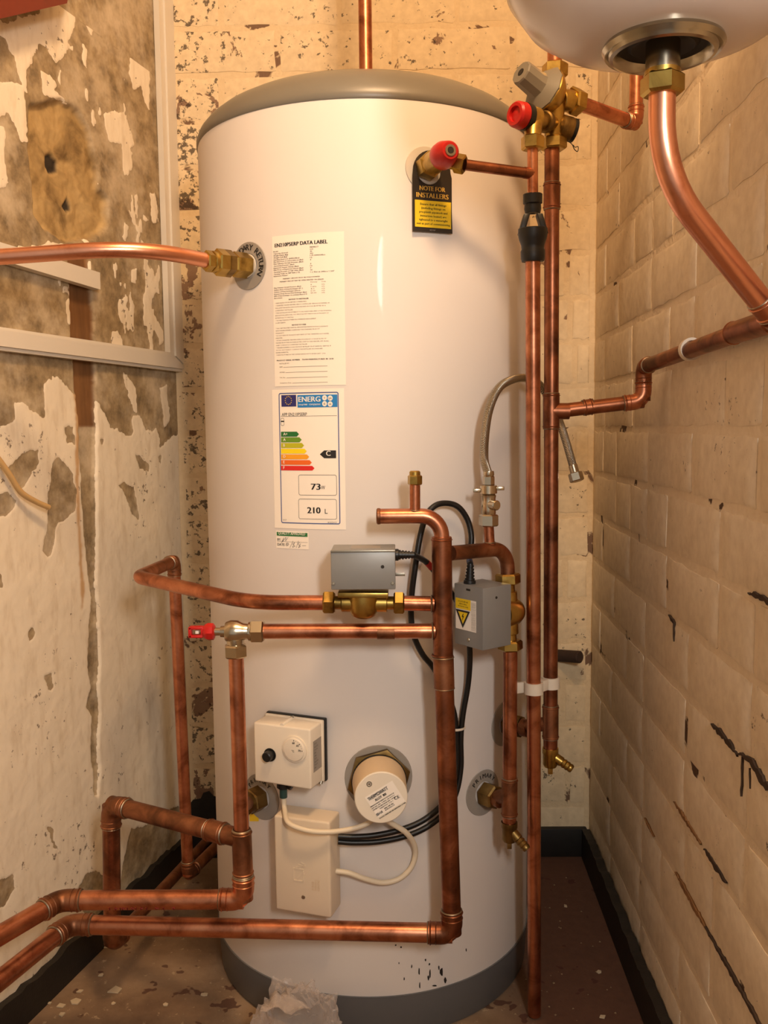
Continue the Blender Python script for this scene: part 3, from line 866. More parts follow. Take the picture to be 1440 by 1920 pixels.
for y, a in ((0.855, 'INSTALLED BY:'), (0.877, 'NAME'), (0.913, 'ADDRESS'), (0.949, 'Tel. No.'), (0.985, 'Completion Date')):
    L(0.08, y - 0.004, a, 0.0078, 0.0115 * len(a))
    if y > 0.86: flat_rect(tx, F, la + (0.09 + 0.0118 * len(a)) * LW, lt - (y - 0.004) * LH, la + 0.76 * LW, lt - (y - 0.0058) * LH, 8, 1)
part('print', tx, 'black_print', o)

# ---- energy label
o, ea, eq, eb, et = sticker(513, 729, 647, 992, 'energy_label')
o['label'] = 'energy rating sticker with coloured arrows'
F = cyl_fn(0.0009); F2 = cyl_fn(0.0013)
def E_(px, py):                  # pixel measured on the label -> label coordinates
    return cyl_uv(px, py)
def ink(name, col, rough=0.5):
    if name not in M: M[name] = plain(name, col, rough, 0, 0.01)
    return name
def erect(x0, y0, x1, y1, mat, nm, f=F):
    a, t = E_(x0, y0); b, q = E_(x1, y1); g = G(); flat_rect(g, f, a, q, b, t, 5, 1); part(nm, g, mat, o)
g = G(); a, t = E_(523, 737); b, q = E_(638.5, 983); frame_rect(g, F, a, q, b, t, 0.0014, 0.003)
part('border', g, ink('ink_navy', S(74, 92, 150)), o)
erect(528, 741, 556, 762, ink('ink_flag', S(46, 46, 112)), 'flag_panel')
erect(558, 741, 633, 763, ink('ink_blue', S(36, 130, 200)), 'blue_panel')
g = G(); cu, cv = E_(541.5, 751)
for k in range(12):
    a = 2 * math.pi * k / 12; x, y = cu + 0.0052 * math.cos(a), cv + 0.0058 * math.sin(a); r = 0.0008
    g.add([F2(x + r * math.cos(2 * math.pi * j / 6), y + r * math.sin(2 * math.pi * j / 6)) for j in range(6)], [tuple(range(6))])
part('star_ring', g, ink('ink_star', S(226, 196, 60)), o)
g = G(); a, b = E_(560.5, 753.5); put_text(g, F2, 'ENERG', a, b, 0.0073, E_(601, 752)[0] - a, 'L', 3, 0.0003)
a, b = E_(560.5, 760); put_text(g, F2, 'enepгия · ενεργεια', a, b, 0.0024, E_(601, 752)[0] - a, 'L', 1, 0.0001)
for (x, y) in ((609, 746), (619.5, 746.5), (609, 757), (619.5, 757.5)):
    u, v = E_(x, y); n = 18
    g.add([F2(u + 0.0036 * math.cos(2 * math.pi * k / n), v + 0.0038 * math.sin(2 * math.pi * k / n)) for k in range(n)], [tuple(range(n))])
part('white_lettering', g, 'white_print', o)
g = G(); F3 = cyl_fn(0.0016)
for (x, y, s) in ((609, 748, 'Y'), (619.5, 748.5, 'IJA'), (609, 759, 'IE'), (619.5, 759.5, 'IA')):
    u, v = E_(x, y); put_text(g, F3, s, u, v, 0.0028, None, 'C', 1)
a, b = E_(529, 780); put_text(g, F, 'APP EN210PSERP', a, b, 0.0045, E_(576, 780)[0] - a, 'L', 2)
a, b = E_(527, 780.6); c, d = E_(632, 780.6); gg = G(); flat_rect(gg, F, a, b - 0.0004, c, b, 6, 1); part('rule_line', gg, 'black_print', o)
a, t = E_(527, 784); b, q = E_(533.5, 798); gg = G(); frame_rect(gg, F, a, q, b, t, 0.0004, 0.002)
a, t = E_(527, 789); b, q = E_(533.5, 791); flat_rect(gg, F, a, q, b, t); part('tank_symbol', gg, 'black_print', o)
a, b = E_(531, 976); put_text(g, F, '2017', a, b, 0.0022, None, 'L', 1)
a, b = E_(631, 981); put_text(g, F, '812/2013', a, b, 0.0024, None, 'R', 1)
for y0_, y1_ in ((890, 929), (935, 974)):
    a, t = E_(560, y0_); b, q = E_(632, y1_); gg = G(); frame_rect(gg, F, a, q, b, t, 0.0005, 0.003); part('value_box', gg, 'black_print', o)
a, b = E_(584, 918); put_text(g, F, '73', a, b, 0.0088, E_(601, 918)[0] - a, 'L', 3, 0.0005)
a, b = E_(602, 917.5); put_text(g, F, 'W', a, b, 0.0055, E_(610, 918)[0] - a, 'L', 2)
a, b = E_(577, 962); put_text(g, F, '210', a, b, 0.0088, E_(601, 962)[0] - a, 'L', 3, 0.0005)
a, b = E_(609.5, 963); put_text(g, F, 'L', a, b, 0.0070, None, 'L', 2)
part('black_lettering', g, 'black_print', o)
for i, (s, col, xe) in enumerate((('A+', S(34, 112, 52), 561), ('A', S(106, 150, 40), 566), ('B', S(190, 186, 30), 570.5), ('C', S(250, 222, 22), 575.5), ('D', S(246, 166, 34), 580), ('E', S(238, 108, 34), 585), ('F', S(222, 40, 36), 590))):
    y0 = 809.5 + i * 10.6; y1 = y0 + 9.2
    a, t = E_(527.5, y0); b, q = E_(xe - 4, y1); c = E_(xe, y0)[0]; g = G()
    flat_rect(g, F, a, q, b, t, 5, 1); g.add([F(b, q), F(c, (q + t) / 2), F(b, t)], [(0, 1, 2)])
    p = part('rating_arrow', g, ink('ink_arrow_%d' % i, col), o)
    if s != 'C':
        g = G(); put_text(g, F2, s, E_(532, y0)[0], q + 0.0020, 0.0040, None, 'L', 2, 0.0002); part('rating_letter', g, 'white_print', p)
g = G(); a, t = E_(608, 844.5); b, q = E_(630.5, 859); c = E_(600, 850)[0]
flat_rect(g, F, a, q, b, t, 2, 1); g.add([F(a, t), F(c, (q + t) / 2), F(a, q)], [(0, 1, 2)])
p = part('class_arrow', g, 'black_print', o)
g = G(); put_text(g, F2, 'C', E_(612, 850)[0], q + 0.0035, 0.0072, None, 'L', 3, 0.0002); part('class_letter', g, 'white_print', p)

# ---- quality sticker
o, qa, qq, qb, qt = sticker(518, 996, 579, 1029, 'quality_sticker')
g = G(); a, t = E_(519.5, 997); b, q = E_(577, 1006.5); flat_rect(g, F, a, q, b, t, 4, 1); p = part('green_band', g, ink('ink_green', S(40, 118, 60)), o)
g = G(); put_text(g, F2, 'QUALITY APPROVED', a + 0.003, q + 0.0020, 0.0040, (b - a) - 0.0065, 'L', 2, 0.0001); part('band_lettering', g, 'white_print', p)
g = G(); a, b = E_(521, 1013); put_text(g, F, 'BY:', a, b, 0.0032, None, 'L', 2, 0.0001)
a, b = E_(521, 1022.5); put_text(g, F, 'DATE', a, b, 0.0036, None, 'L', 2, 0.0001)
a, b = E_(520, 1014.3); c, d = E_(577, 1015); flat_rect(g, F, a, b - 0.0003, c, b, 4, 1)
for st in ([(528, 1018), (533, 1008), (530, 1016), (537, 1007), (536, 1014), (541, 1007)], [(536, 1023), (538, 1017), (538, 1024)], [(540, 1018), (539, 1023), (542, 1021), (540, 1017)], [(544, 1027), (550, 1014)], [(553, 1017), (549, 1020), (554, 1024), (549, 1026), (553, 1017)], [(556, 1027), (560, 1014)], [(562, 1017), (559, 1020), (564, 1024), (560, 1027), (564, 1019)], [(567, 1023), (574, 1023)]):
    for (x0, y0), (x1, y1) in zip(st, st[1:]):
        a, b = E_(x0, y0); c, d = E_(x1, y1); dx, dy = c - a, d - b; l = math.hypot(dx, dy); nx, ny = -dy / l * 0.00022, dx / l * 0.00022
        g.add([F(a + nx, b + ny), F(a - nx, b - ny), F(c - nx, d - ny), F(c + nx, d + ny)], [(0, 1, 2, 3)])
part('handwriting', g, 'black_print', o)

# ================================================================== PIPEWORK
R15, R22, R28 = 0.0073, 0.0104, 0.0134
def cone_nuts(parent, a, b, r, mat='brass', name='nut', ref=None):
    return part(name, G().hexnut(a, b, r, ref), mat, parent)
def lerp(a, b, t): return V(a) * (1 - t) + V(b) * t

# --- hot outlet pipe rising from the cap
p0 = V((at(686, 130, CY).x, CY, ZT + 0.0825))
t = thing('hot_outlet_pipe', 'bright copper pipe rising straight out of the cylinder cap', 'pipe', p0)
p1 = at(683, -60, CY); p1.z = 1.9
tube_part(t, [p0, p1], 0.0112, 'copper')

# --- expansion vessel and its pipe
VY = 0.80
vz = at(1243, 97, VY); vx = V((vz.x, VY, 0)); zf = vz.z
ves = thing('expansion_vessel', 'white enamelled expansion vessel hanging at the upper right, seen from below', 'expansion vessel', (vz.x, VY, zf - 0.03))
part('shell', G().lathe([(zf + 0.006, 0.030), (zf + 0.006, 0.050), (zf + 0.009, 0.068), (zf + 0.017, 0.092), (zf + 0.031, 0.114), (zf + 0.055, 0.131), (zf + 0.090, 0.1405), (zf + 0.13, 0.142), (zf + 0.30, 0.142), (zf + 0.36, 0.120), (zf + 0.40, 0.08), (zf + 0.415, 0)], vx, (0, 0, 1), 72), 'tank_white', ves)
part('flange', G().lathe([(zf + 0.007, 0.036), (zf - 0.002, 0.0385), (zf - 0.004, 0.041), (zf - 0.003, 0.044), (zf + 0.0005, 0.046), (zf - 0.001, 0.048), (zf + 0.003, 0.0505), (zf + 0.009, 0.0485)], vx, (0, 0, 1), 64), 'chrome_dark', ves, 'dull metal rim of the vessel flange')
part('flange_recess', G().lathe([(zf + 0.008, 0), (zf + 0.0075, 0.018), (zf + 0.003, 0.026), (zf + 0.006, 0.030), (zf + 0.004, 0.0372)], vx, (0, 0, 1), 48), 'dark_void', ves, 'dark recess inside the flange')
nk = at(1240, 170, VY)
part('neck', G().lathe([(nk.z + 0.012, 0.0142), (zf + 0.008, 0.0142)], vx, (0, 0, 1), 28), 'chrome_dark', ves)
nut_a, nut_b = V((vz.x, VY, nk.z - 0.004)), V((vz.x, VY, nk.z + 0.013))
t = thing('vessel_pipe', 'thick pink copper pipe curving down from the white vessel', 'pipe', (vz.x, VY, nk.z - 0.3))
part('nut', G().hexnut(nut_a, nut_b, 0.0182, (1, -0.4, 0)).rod(lerp(nut_a, nut_b, 0.95), nut_b + V((0, 0, 0.003)), 0.0150), 'brass', t, 'brass compression nut')
e0 = V((vz.x, VY, nk.z)); e1 = at(1243, 330, VY); e1.x = vz.x + 0.0005
e2 = at(1446, 590, 0.865)
tube_part(t, [e0, e1, e2], 0.0112, 'copper_new', 'tube', 0.10, 28)
socket(t, at(1424, 561, 0.858), e2, 0.0112, 'copper', 'socket', 1.1)

# --- pipe along the right wall to the cold riser
RY = 1.35
wt = thing('wall_supply_pipe', 'copper pipe running along the right wall with a double elbow step', 'pipe', at(1209, 720, 1.35))
a = at(1046, 771, RY); b = at(1206, 752, 1.345); c = at(1207, 688, 1.345)
d = at(1330, 640, 1.09); e = at(1440, 604, 0.925); f_ = e + (e - at(1207, 688, 1.345)) * 0.9
L_ = [a, b, c, e, f_]
tube_part(wt, [a, b], R22, 'copper_old', 'tube'); tube_part(wt, [b, c], R22, 'copper_old', 'tube'); tube_part(wt, [c, e], R22, 'copper_old', 'tube')
tube_part(wt, [e, f_], R22, 'copper_old', 'tube')
elbow(wt, a, b, c, R22, 'copper', R22 * 1.6); elbow(wt, b, c, e, R22, 'copper_old', R22 * 1.2)
socket(wt, at(1093, 765, 1.35), at(1112, 762, 1.35), R22, 'copper_old')
socket(wt, at(1374, 625, 1.01), at(1452, 600, 0.91), R22, 'copper_old', 'tee', 1.16)
tube_part(wt, [e2, at(1470, 606, 0.885)], 0.0125, 'copper_old', 'tee_branch')
# white clip on that pipe
cA = at(1295, 655, 1.155); cd = (e - c).normalized()
t = thing('pipe_clip', 'white plastic ring clip holding the pipe on the right wall', 'pipe clip', cA)
g = G(); n = 24; u = cd.cross(V((0, 0, 1))).normalized(); w = u.cross(cd)
P1 = [cA + (u * math.cos(2 * math.pi * k / n) + w * math.sin(2 * math.pi * k / n)) * 0.0132 for k in range(n + 1)]
for ro in (0.0132,):
    g.lathe([(-0.005, 0.0107), (-0.005, 0.0142), (0.005, 0.0142), (0.005, 0.0107)], cA, cd, 28)
part('ring', g, 'white_clip', t)
part('wall_stem', G().rod(cA + RN * -0.013, onplane(1295, 655, RX0, RK) * 0 + cA + RN * -(0.002 + abs((cA - rp(cA.y, cA.z)).dot(RN))) , 0.005, 14), 'white_clip', t)

# --- cold riser beside the cylinder
zr = lambda px, py: at(px, py, RY)
cr = thing('cold_riser_pipe', 'brown tarnished copper riser standing behind the discharge pipe', 'pipe', zr(1032, 1400))
top = zr(1035, 268); bot = zr(1032, 1402)
tube_part(cr, [top, bot], 0.0107, 'copper_old')
socket(cr, zr(1035, 343), zr(1034.5, 393), 0.0107, 'copper_old')
tee_c = zr(1033.6, 771)
dz = (bot - top).normalized()
socket(cr, tee_c - dz * 0.026, tee_c + dz * 0.026, 0.0107, 'copper_old', 'tee', 1.14)
tube_part(cr, [tee_c, tee_c + (a - tee_c).normalized() * 0.026], 0.0122, 'copper_old', 'tee_branch')
jc = zr(1032.2, 1356)
socket(cr, jc - dz * 0.028, jc + dz * 0.024, 0.0107, 'copper_dull', 'tee', 1.14)
bp, bn = boss_cold
tube_part(cr, [bp + bn * 0.03, jc], 0.0107, 'copper_dull', 'connection_tube')
cone_nuts(cr, bp + bn * 0.002, bp + bn * 0.030, 0.0185, 'brass_dull')
part('collar', G().rod(bp + bn * 0.030, bp + bn * 0.044, 0.0135, 22, 0.001), 'copper_dull', cr)

def drain_cock(loc, label, mat, spout, px=None):
    t = thing('drain_cock', label, 'drain cock', loc, None)
    l = V(loc)
    part('body', G().lathe([(0, 0.0108), (0, 0.0122), (-0.008, 0.0122), (-0.010, 0.0112), (-0.026, 0.0112), (-0.030, 0.009), (-0.030, 0)], l, (0, 0, 1), 24), mat, t)
    s = l + V((0, 0, -0.010)); dv = V(spout).normalized()
    g = G().lathe([(0, 0), (0, 0.0075), (0.02, 0.0075), (0.021, 0.0062), (0.025, 0.0074), (0.027, 0.0062), (0.031, 0.0072), (0.033, 0.006), (0.036, 0.0068), (0.039, 0.0055), (0.0391, 0.003), (0.03, 0.003)], s, dv, 20)
    part('spout', g, mat, t)
    part('screw', G().box(l + V((0, 0, -0.035)), (0.0035, 0, 0), (0, 0.0035, 0), (0, 0, 0.006), 0.0008), mat, t)
    return t
drain_cock(bot, 'yellow brass drain cock at the foot of the tarnished riser', 'brass', (0.85, -0.25, -0.55))

# --- discharge pipe and tundish
DY = 1.285
dtop = at(999, 484, DY); dft = onfloor(1002, 1906); dft.z = 0.004
dp = thing('discharge_pipe', 'straight copper discharge pipe running from the tundish to the floor', 'pipe', dft)
tube_part(dp, [dtop, dft], R22, 'copper', n=24)
tun = thing('tundish', 'black plastic tundish with open sides on the discharge pipe', 'tundish', dtop)
ax = (dtop - dft).normalized()
def tp(py): return lerp(dtop, dft, (py - 484) / (1906 - 484.0)) if py >= 484 else at(999 - (484 - py) * 0.002, py, DY)
part('lower_collar', G().lathe([(0, 0.0108), (0, 0.0152), (0.004, 0.0165), (0.014, 0.0168), (0.017, 0.0155), (0.022, 0.0160), (0.030, 0.0190), (0.036, 0.0202), (0.044, 0.0202), (0.045, 0.0185), (0.044, 0.016), (0.024, 0.009)], tp(490), ax, 32), 'black_rubber', tun)
part('upper_collar', G().lathe([(0, 0.004), (0, 0.0105), (0.006, 0.0118), (0.012, 0.0112), (0.013, 0.0132), (0.025, 0.0134), (0.026, 0.012), (0.026, 0.0074)], tp(400), ax, 28), 'black_rubber', tun)
for s_ in (-1, 1):
    A, B = tp(402) + V((s_ * 0.0085, 0, 0)), tp(434) + V((s_ * 0.0165, 0, -0.004))
    part('leg', G().box((A + B) / 2, V((0.0042, 0, 0)), V((0, 0.0075, 0)), (A - B) / 2, 0.0012), 'black_rubber', tun)

# --- relief pipe from both safety valves to the tundish
rt_ = at(998.5, 272, DY); rb = at(999, 372, DY)
rl = thing('relief_pipe', 'thin copper relief pipe joining both red-capped valves above the tundish', 'pipe', rb)
tube_part(rl, [rt_, rb], R15, 'copper')
u_tp = boss_tp
tpp, tpn = u_tp
vtip = tpp + tpn * 0.072
vout = at(872, 309, vtip.y + 0.012)
rj = at(999, 326, DY)
tube_part(rl, [vout, rj], R15, 'copper_old', 'branch_tube')
part('tee_saddle', G().rod(lerp(rj, vout, 0.02), lerp(rj, vout, 0.13), R15 * 1.08, 20), 'copper_old', rl)

# --- temperature and pressure relief valve
tv = thing('relief_valve', 'brass relief valve with red cap on the cylinder front, above the black tag', 'valve', tpp)
part('stem_nut', G().hexnut(tpp + tpn * 0.003, tpp + tpn * 0.026, 0.0185), 'brass', tv)
vd = (at(842, 293, vtip.y - 0.02) - (tpp + tpn * 0.035)).normalized()
cb = tpp + tpn * 0.044
part('body', G().rod(tpp + tpn * 0.024, cb + tpn * 0.012, 0.0150, 28, 0.001).rod(cb, vout, 0.0090, 22), 'brass', tv)
part('outlet_nut', G().hexnut(lerp(cb, vout, 0.62), lerp(cb, vout, 1.0), 0.0128), 'brass', tv)
cap0 = cb + tpn * 0.012
part('cap', G().lathe([(0, 0), (0, 0.0165), (0.003, 0.0180), (0.012, 0.0180), (0.017, 0.0165), (0.030, 0.0130), (0.032, 0.011), (0.032, 0)], cap0, tpn, 32), 'red_plastic', tv, 'red screw cap')
part('cap_screw', G().lathe([(0, 0.0075), (0.0012, 0.0075), (0.0012, 0.0045), (0.0004, 0.0040), (0.0004, 0)], cap0 + tpn * 0.032, tpn, 22), 'steel', tv)
part('cap_socket', G().lathe([(0, 0.0042), (0.0009, 0.004), (0.0009, 0)], cap0 + tpn * 0.0322, tpn, 18), 'dark_void', tv)

# --- hanging tag
tu, _ = cyl_uv(808, 360)
TN = V((math.sin(tu / R), -math.cos(tu / R), 0)); TU = V((math.cos(tu / R), math.sin(tu / R), 0)); TV = V((0, 0, 1))
to = cyl(tu / R, onc(808, 437).z, 0.0042)
tw = 0.0300; thh = onc(808, 284).z - to.z
def TF(off): return lambda u, v: to + TU * u + TV * v + TN * off
tag = thing('warning_tag', 'black hanging tag with yellow panel reading NOTE FOR INSTALLERS', 'tag', to)
g = G(); n = 30; hc = (-0.0052, thh - 0.0285); hr = 0.0182
outer = []; inner = []
for k in range(n):
    a = 2 * math.pi * k / n
    inner.append((hc[0] + hr * math.cos(a), hc[1] + hr * math.sin(a)))
    # outer outline: rounded top of radius ~tw, straight sides, flat foot
    dx, dy = math.cos(a), math.sin(a)
    if dy >= 0: outer.append((-0.0005 + tw * 0.96 * dx, thh - 0.0295 + 0.0295 * dy))
    else:
        s = min(tw / max(abs(dx), 1e-6), (thh - 0.0295) / max(-dy, 1e-6))
        outer.append((max(-tw, min(tw, dx * s)) , max(0.0, thh - 0.0295 + dy * s)))
outer = [(max(-tw, min(tw + 0.001, x)), y) for x, y in outer]
# make sure the two foot corners are in
def near(c):
    j = min(range(n), key=lambda q: math.hypot(outer[q][0] - c[0], outer[q][1] - c[1])); outer[j] = c
near((-tw, 0.0)); near((tw + 0.001, 0.0))
vs = [];
for off in (0.0, 0.0009): vs += [TF(off)(*p) for p in outer] + [TF(off)(*p) for p in inner]
fs = []
for k in range(n):
    q = (k + 1) % n
    fs += [(2 * n + k, 2 * n + q, 3 * n + q, 3 * n + k), (k, n + k, n + q, q), (k, q, 2 * n + q, 2 * n + k), (n + k, 3 * n + k, 3 * n + q, n + q)]
g.add(vs, fs); part('card', g, 'black_tag', tag)
g = G(); flat_rect(g, TF(0.0013), -tw + 0.0030, 0.0062, tw - 0.0015, 0.0430); yp = part('yellow_panel', g, 'yellow_print', tag)
g = G(); put_text(g, TF(0.0013), 'NOTE FOR', 0.0, 0.0566, 0.0062, 0.0390, 'C', 3, 0.0003); put_text(g, TF(0.0013), 'INSTALLERS', 0.0, 0.0468, 0.0066, 0.0490, 'C', 3, 0.0003)
part('heading', g, 'gold_print', tag)
g = G()
for i, (s, w_) in enumerate((('Ensure that all fittings', 0.040), ('(including fittings on', 0.037), ('pre-plumb pipework and', 0.043), ('immersion heater) are', 0.040), ('tightened to a watertight', 0.044), ('seal as part of commissioning', 0.051))):
    put_text(g, TF(0.0017), s, 0.001, 0.0364 - i * 0.0053, 0.0030, w_, 'C', 1, 0.00008)
part('small_print', g, 'black_print', yp)
g = G(); put_text(g, TF(0.0013), 'ADVAP', 0.0, 0.0020, 0.0020, None, 'C', 1); part('maker_print', g, 'plate_grey', tag)

# --- combination inlet valve
VYc = RY
bt, bb_ = at(1040, 143, VYc), at(1038, 262, VYc)
cv_ = thing('combination_valve', 'brass inlet valve group with grey knob and red relief cap', 'valve', bb_)
axv = (bt - bb_).normalized()
part('body', G().tube([bb_, lerp(bb_, bt, 0.25), lerp(bb_, bt, 0.5), lerp(bb_, bt, 0.7), bt], [0.0125, 0.0140, 0.0150, 0.0160, 0.0125], 26), 'brass', cv_)
part('inlet_nut', G().hexnut(at(1038, 281, VYc), at(1038, 258, VYc), 0.0190, (0.3, -1, 0)), 'brass', cv_)
part('outlet_nut', G().hexnut(at(1040, 146, VYc), at(1041, 119, VYc), 0.0185, (1, -0.3, 0)), 'brass', cv_)
kd = V((-0.76, -0.52, 0.36)).normalized(); kb = at(1036, 184, VYc - 0.004)
part('bonnet', G().lathe([(-0.012, 0.012), (0.0, 0.026), (0.012, 0.0335), (0.017, 0.0345), (0.0185, 0.0335)], kb, kd, 36), 'brass', cv_)
part('knob', G().lathe([(0.0175, 0.0345), (0.020, 0.0350), (0.022, 0.0325), (0.027, 0.026), (0.031, 0.0195), (0.036, 0.0180), (0.063, 0.0168), (0.065, 0.0155), (0.065, 0.0055), (0.057, 0.0050), (0.057, 0)], kb, kd, 10), 'grey_plastic', cv_, 'grey plastic pressure-setting knob', 25)
part('knob_hole', G().lathe([(0.0655, 0.0052), (0.0657, 0)], kb, kd, 16), 'dark_void', cv_)
sc_ = at(1001, 224, DY + 0.012)
part('side_body', G().rod(sc_, lerp(sc_, at(1040, 232, VYc), 1.0), 0.0105, 22).tube([at(998.5, 262, DY), sc_ + V((0, 0, 0.008))], [0.0110, 0.0140], 24), 'brass', cv_)
m1 = lerp(sc_, at(1040, 232, VYc), 0.42); m2 = lerp(sc_, at(1040, 232, VYc), 0.60)
part('union_ring', G().rod(m1, m2, 0.0150, 28, 0.002), 'brass_dull', cv_)
part('relief_nut', G().hexnut(at(998.5, 281, DY), at(998.5, 255, DY), 0.0158, (0.2, -1, 0)), 'brass', cv_)
rd = V((-0.80, -0.60, 0.02)).normalized()
part('relief_barrel', G().rod(sc_ - rd * 0.004, sc_ + rd * 0.012, 0.0165, 28, 0.001), 'brass', cv_)
part('black_collar', G().lathe([(0.011, 0.0165), (0.012, 0.0180), (0.021, 0.0182), (0.022, 0.015)], sc_, rd, 30), 'black_rubber', cv_)
part('relief_cap', G().lathe([(0.021, 0.0172), (0.023, 0.0180), (0.034, 0.0172), (0.037, 0.0150), (0.037, 0.0105), (0.033, 0.0095), (0.034, 0.004), (0.0345, 0)], sc_, rd, 22), 'red_plastic', cv_, 'red relief cap', 25)
bl0 = at(1046, 236, VYc); bld = (at(1079, 246, VYc + 0.006) - bl0).normalized()
part('blanking_boss', G().lathe([(0.0, 0.012), (0.004, 0.0165), (0.018, 0.0170), (0.022, 0.0160)], bl0, bld, 28), 'brass_dull', cv_)
part('black_plug', G().lathe([(0.021, 0.0165), (0.026, 0.0165), (0.027, 0.014), (0.027, 0)], bl0, bld, 26), 'black_rubber', cv_)
br0 = at(1050, 188, VYc); br1 = at(1074, 189, VYc + 0.01); bq = at(1192, 232, 1.46)
brd = (bq - br1).normalized()
part('branch_boss', G().rod(br0, br1 + brd * 0.004, 0.0155, 26, 0.001), 'brass', cv_)
part('branch_nut', G().hexnut(br1 - brd * 0.006, br1 + brd * 0.014, 0.0195), 'brass', cv_)
wv = spline([at(1060, 262, VYc), at(1072, 270, VYc), at(1077, 280, VYc), at(1083, 284, VYc), at(1084, 275, VYc - 0.004), at(1078, 276, VYc - 0.004), at(1075, 272, VYc)], 5)
part('seal_wire', G().tube(wv, 0.0006, 6), 'dark_void', cv_)

t = thing('branch_pipe', 'copper pipe from the inlet valve turning up beside the white vessel', 'pipe', bq)
bq2 = at(1196, 60, 1.46)
tube_part(t, [br1, bq], R22, 'copper'); tube_part(t, [bq, bq2 + V((0, 0, 0.35))], R22, 'copper')
elbow(t, br1, bq, bq2, R22, 'copper', R22 * 1.3)
t = thing('upper_supply_pipe', 'short copper pipe above the inlet valve passing behind the white vessel', 'pipe', at(1040, 120, VYc))
tube_part(t, [at(1040, 121, VYc), at(1039, 40, VYc) + V((0, 0, 0.35))], R22, 'copper')

# --- double clip
dc = lerp(dtop, dft, (1247 - 484) / (1906 - 484.0)); rc = lerp(top, bot, (1243 - 268) / (1402 - 268.0)); rc.z = dc.z
t = thing('double_pipe_clip', 'white plastic double clip tying the two long vertical pipes together', 'pipe clip', dc)
for c_ in (dc, rc):
    part('ring', G().lathe([(-0.0085, 0.0109), (-0.0085, 0.0138), (0.0085, 0.0138), (0.0085, 0.0109)], c_, (0, 0, 1), 28), 'white_clip', t)
dv = (rc - dc).normalized(); dist = (rc - dc).length
part('bridge', G().box((dc + rc) / 2, dv * max(0.002, dist / 2 - 0.0125), V((-dv.y, dv.x, 0)) * 0.006, (0, 0, 0.0082), 0.001), 'white_clip', t)
part('tail', G().box(dc + V((-0.0205, 0.006, -0.001)), (0.009, 0.003, 0), (-0.001, 0.003, 0), (0, 0, 0.0082), 0.001), 'white_clip', t)

# --- primary branch: from the manifold to the second motorised valve
MY = 1.225
PY = 1.31
v2t = at(952, 1076, PY); v2b = at(957, 1218, PY)
q0 = at(846, 1037, MY + 0.012); q1 = at(951, 1028, PY)
pb = thing('primary_branch_pipe', 'copper pipe from the manifold bending down into the right-hand motorised valve', 'pipe', q1)
tube_part(pb, [q0, q1, v2t], R22, 'copper_dull', 'tube', 0.030)
qs = lerp(q0, q1, 0.68)
tube_part(pb, [qs, at(916, 982, qs.y)], R15, 'copper', 'stub')
part('solder_ring', G().ring(qs + V((0, 0, R22)), V((0, 0, 1)), R15 * 1.05, 0.0012), 'solder', pb)

pp = thing('primary_return_pipe', 'spotted copper pipe dropping from the right-hand motorised valve to the lower port', 'pipe', at(955, 1540, PY))
pend = at(955, 1541, PY)
tube_part(pp, [v2b, pend], R22, 'copper')
bp, bn = boss_pr
jp = lerp(v2b, pend, (1490 - 1218) / (1541 - 1218.0))
socket(pp, jp - V((0, 0, 0.032)), jp + V((0, 0, 0.026)), R22, 'copper_dull', 'tee', 1.14)
tube_part(pp, [bp + bn * 0.024, jp], R22, 'copper_dull', 'connection_tube')
cone_nuts(pp, bp + bn * 0.002, bp + bn * 0.028, 0.0190, 'brass_dull')
part('collar', G().rod(bp + bn * 0.027, bp + bn * 0.038, 0.0130, 22, 0.001), 'copper_dull', pp)
drain_cock(pend, 'dull brass drain cock below the lower primary port', 'brass_dull', (0.62, -0.45, -0.62))

# --- isolating valve and flexible filling hose
iv0 = at(916, 984, qs.y)
iv = thing('isolating_valve', 'nickel isolating valve with wing nut under the braided hose', 'valve', iv0)
IU = V((0, 0, 1)); sz = qs.y / F_PX
part('nut', G().hexnut(iv0 - IU * 0.002, iv0 + IU * 0.015, 0.0140, (0.3, -1, 0)), 'nickel', iv)
part('body', G().lathe([(0.014, 0.0095), (0.016, 0.0105), (0.030, 0.0105), (0.032, 0.0098), (0.038, 0.0100), (0.042, 0.0108), (0.044, 0.0090)], iv0, IU, 26), 'nickel', iv)
part('screw_boss', G().rod(iv0 + V((0.002, -0.004, 0.029)), iv0 + V((0.010, -0.017, 0.029)), 0.0072, 22, 0.0012), 'nickel', iv)
wn = iv0 + IU * 0.044
part('wing_nut', G().lathe([(0, 0.0095), (0.001, 0.0122), (0.012, 0.0122), (0.013, 0.009)], wn, IU, 26).box(wn + V((-0.0165, 0.002, 0.005)), (0.0055, 0, 0), (0, 0.0025, 0), (0, 0, 0.0028), 0.001).box(wn + V((0.0165, -0.002, 0.008)), (0.0055, 0, 0), (0, 0.0025, 0), (0, 0, 0.0028), 0.001), 'nickel', iv)
h0 = wn + IU * 0.0125
hs = thing('braided_hose', 'braided steel filling hose arching behind the long vertical pipes', 'hose', h0)
part('ferrule', G().hexnut(h0, h0 + IU * 0.013, 0.0086).lathe([(0.0125, 0.0068), (0.015, 0.0080), (0.020, 0.0074)], h0, IU, 20), 'nickel', hs)
hp = spline([h0 + IU * 0.014, at(908, 860, 1.30), at(910, 810, 1.30), at(918, 765, 1.305), at(935, 728, 1.32), at(960, 712, 1.345), at(985, 709, 1.385), at(1008, 718, 1.42), at(1028, 745, 1.44), at(1048, 788, 1.43), at(1062, 830, 1.42), at(1075, 876, 1.41)], 7)
part('braid', G().tube(hp, 0.0062, 16), 'braid', hs)
hd = (hp[-1] - hp[-2]).normalized()
part('end_ferrule', G().rod(hp[-1] - hd * 0.004, hp[-1] + hd * 0.010, 0.0070, 20, 0.001), 'nickel', hs)
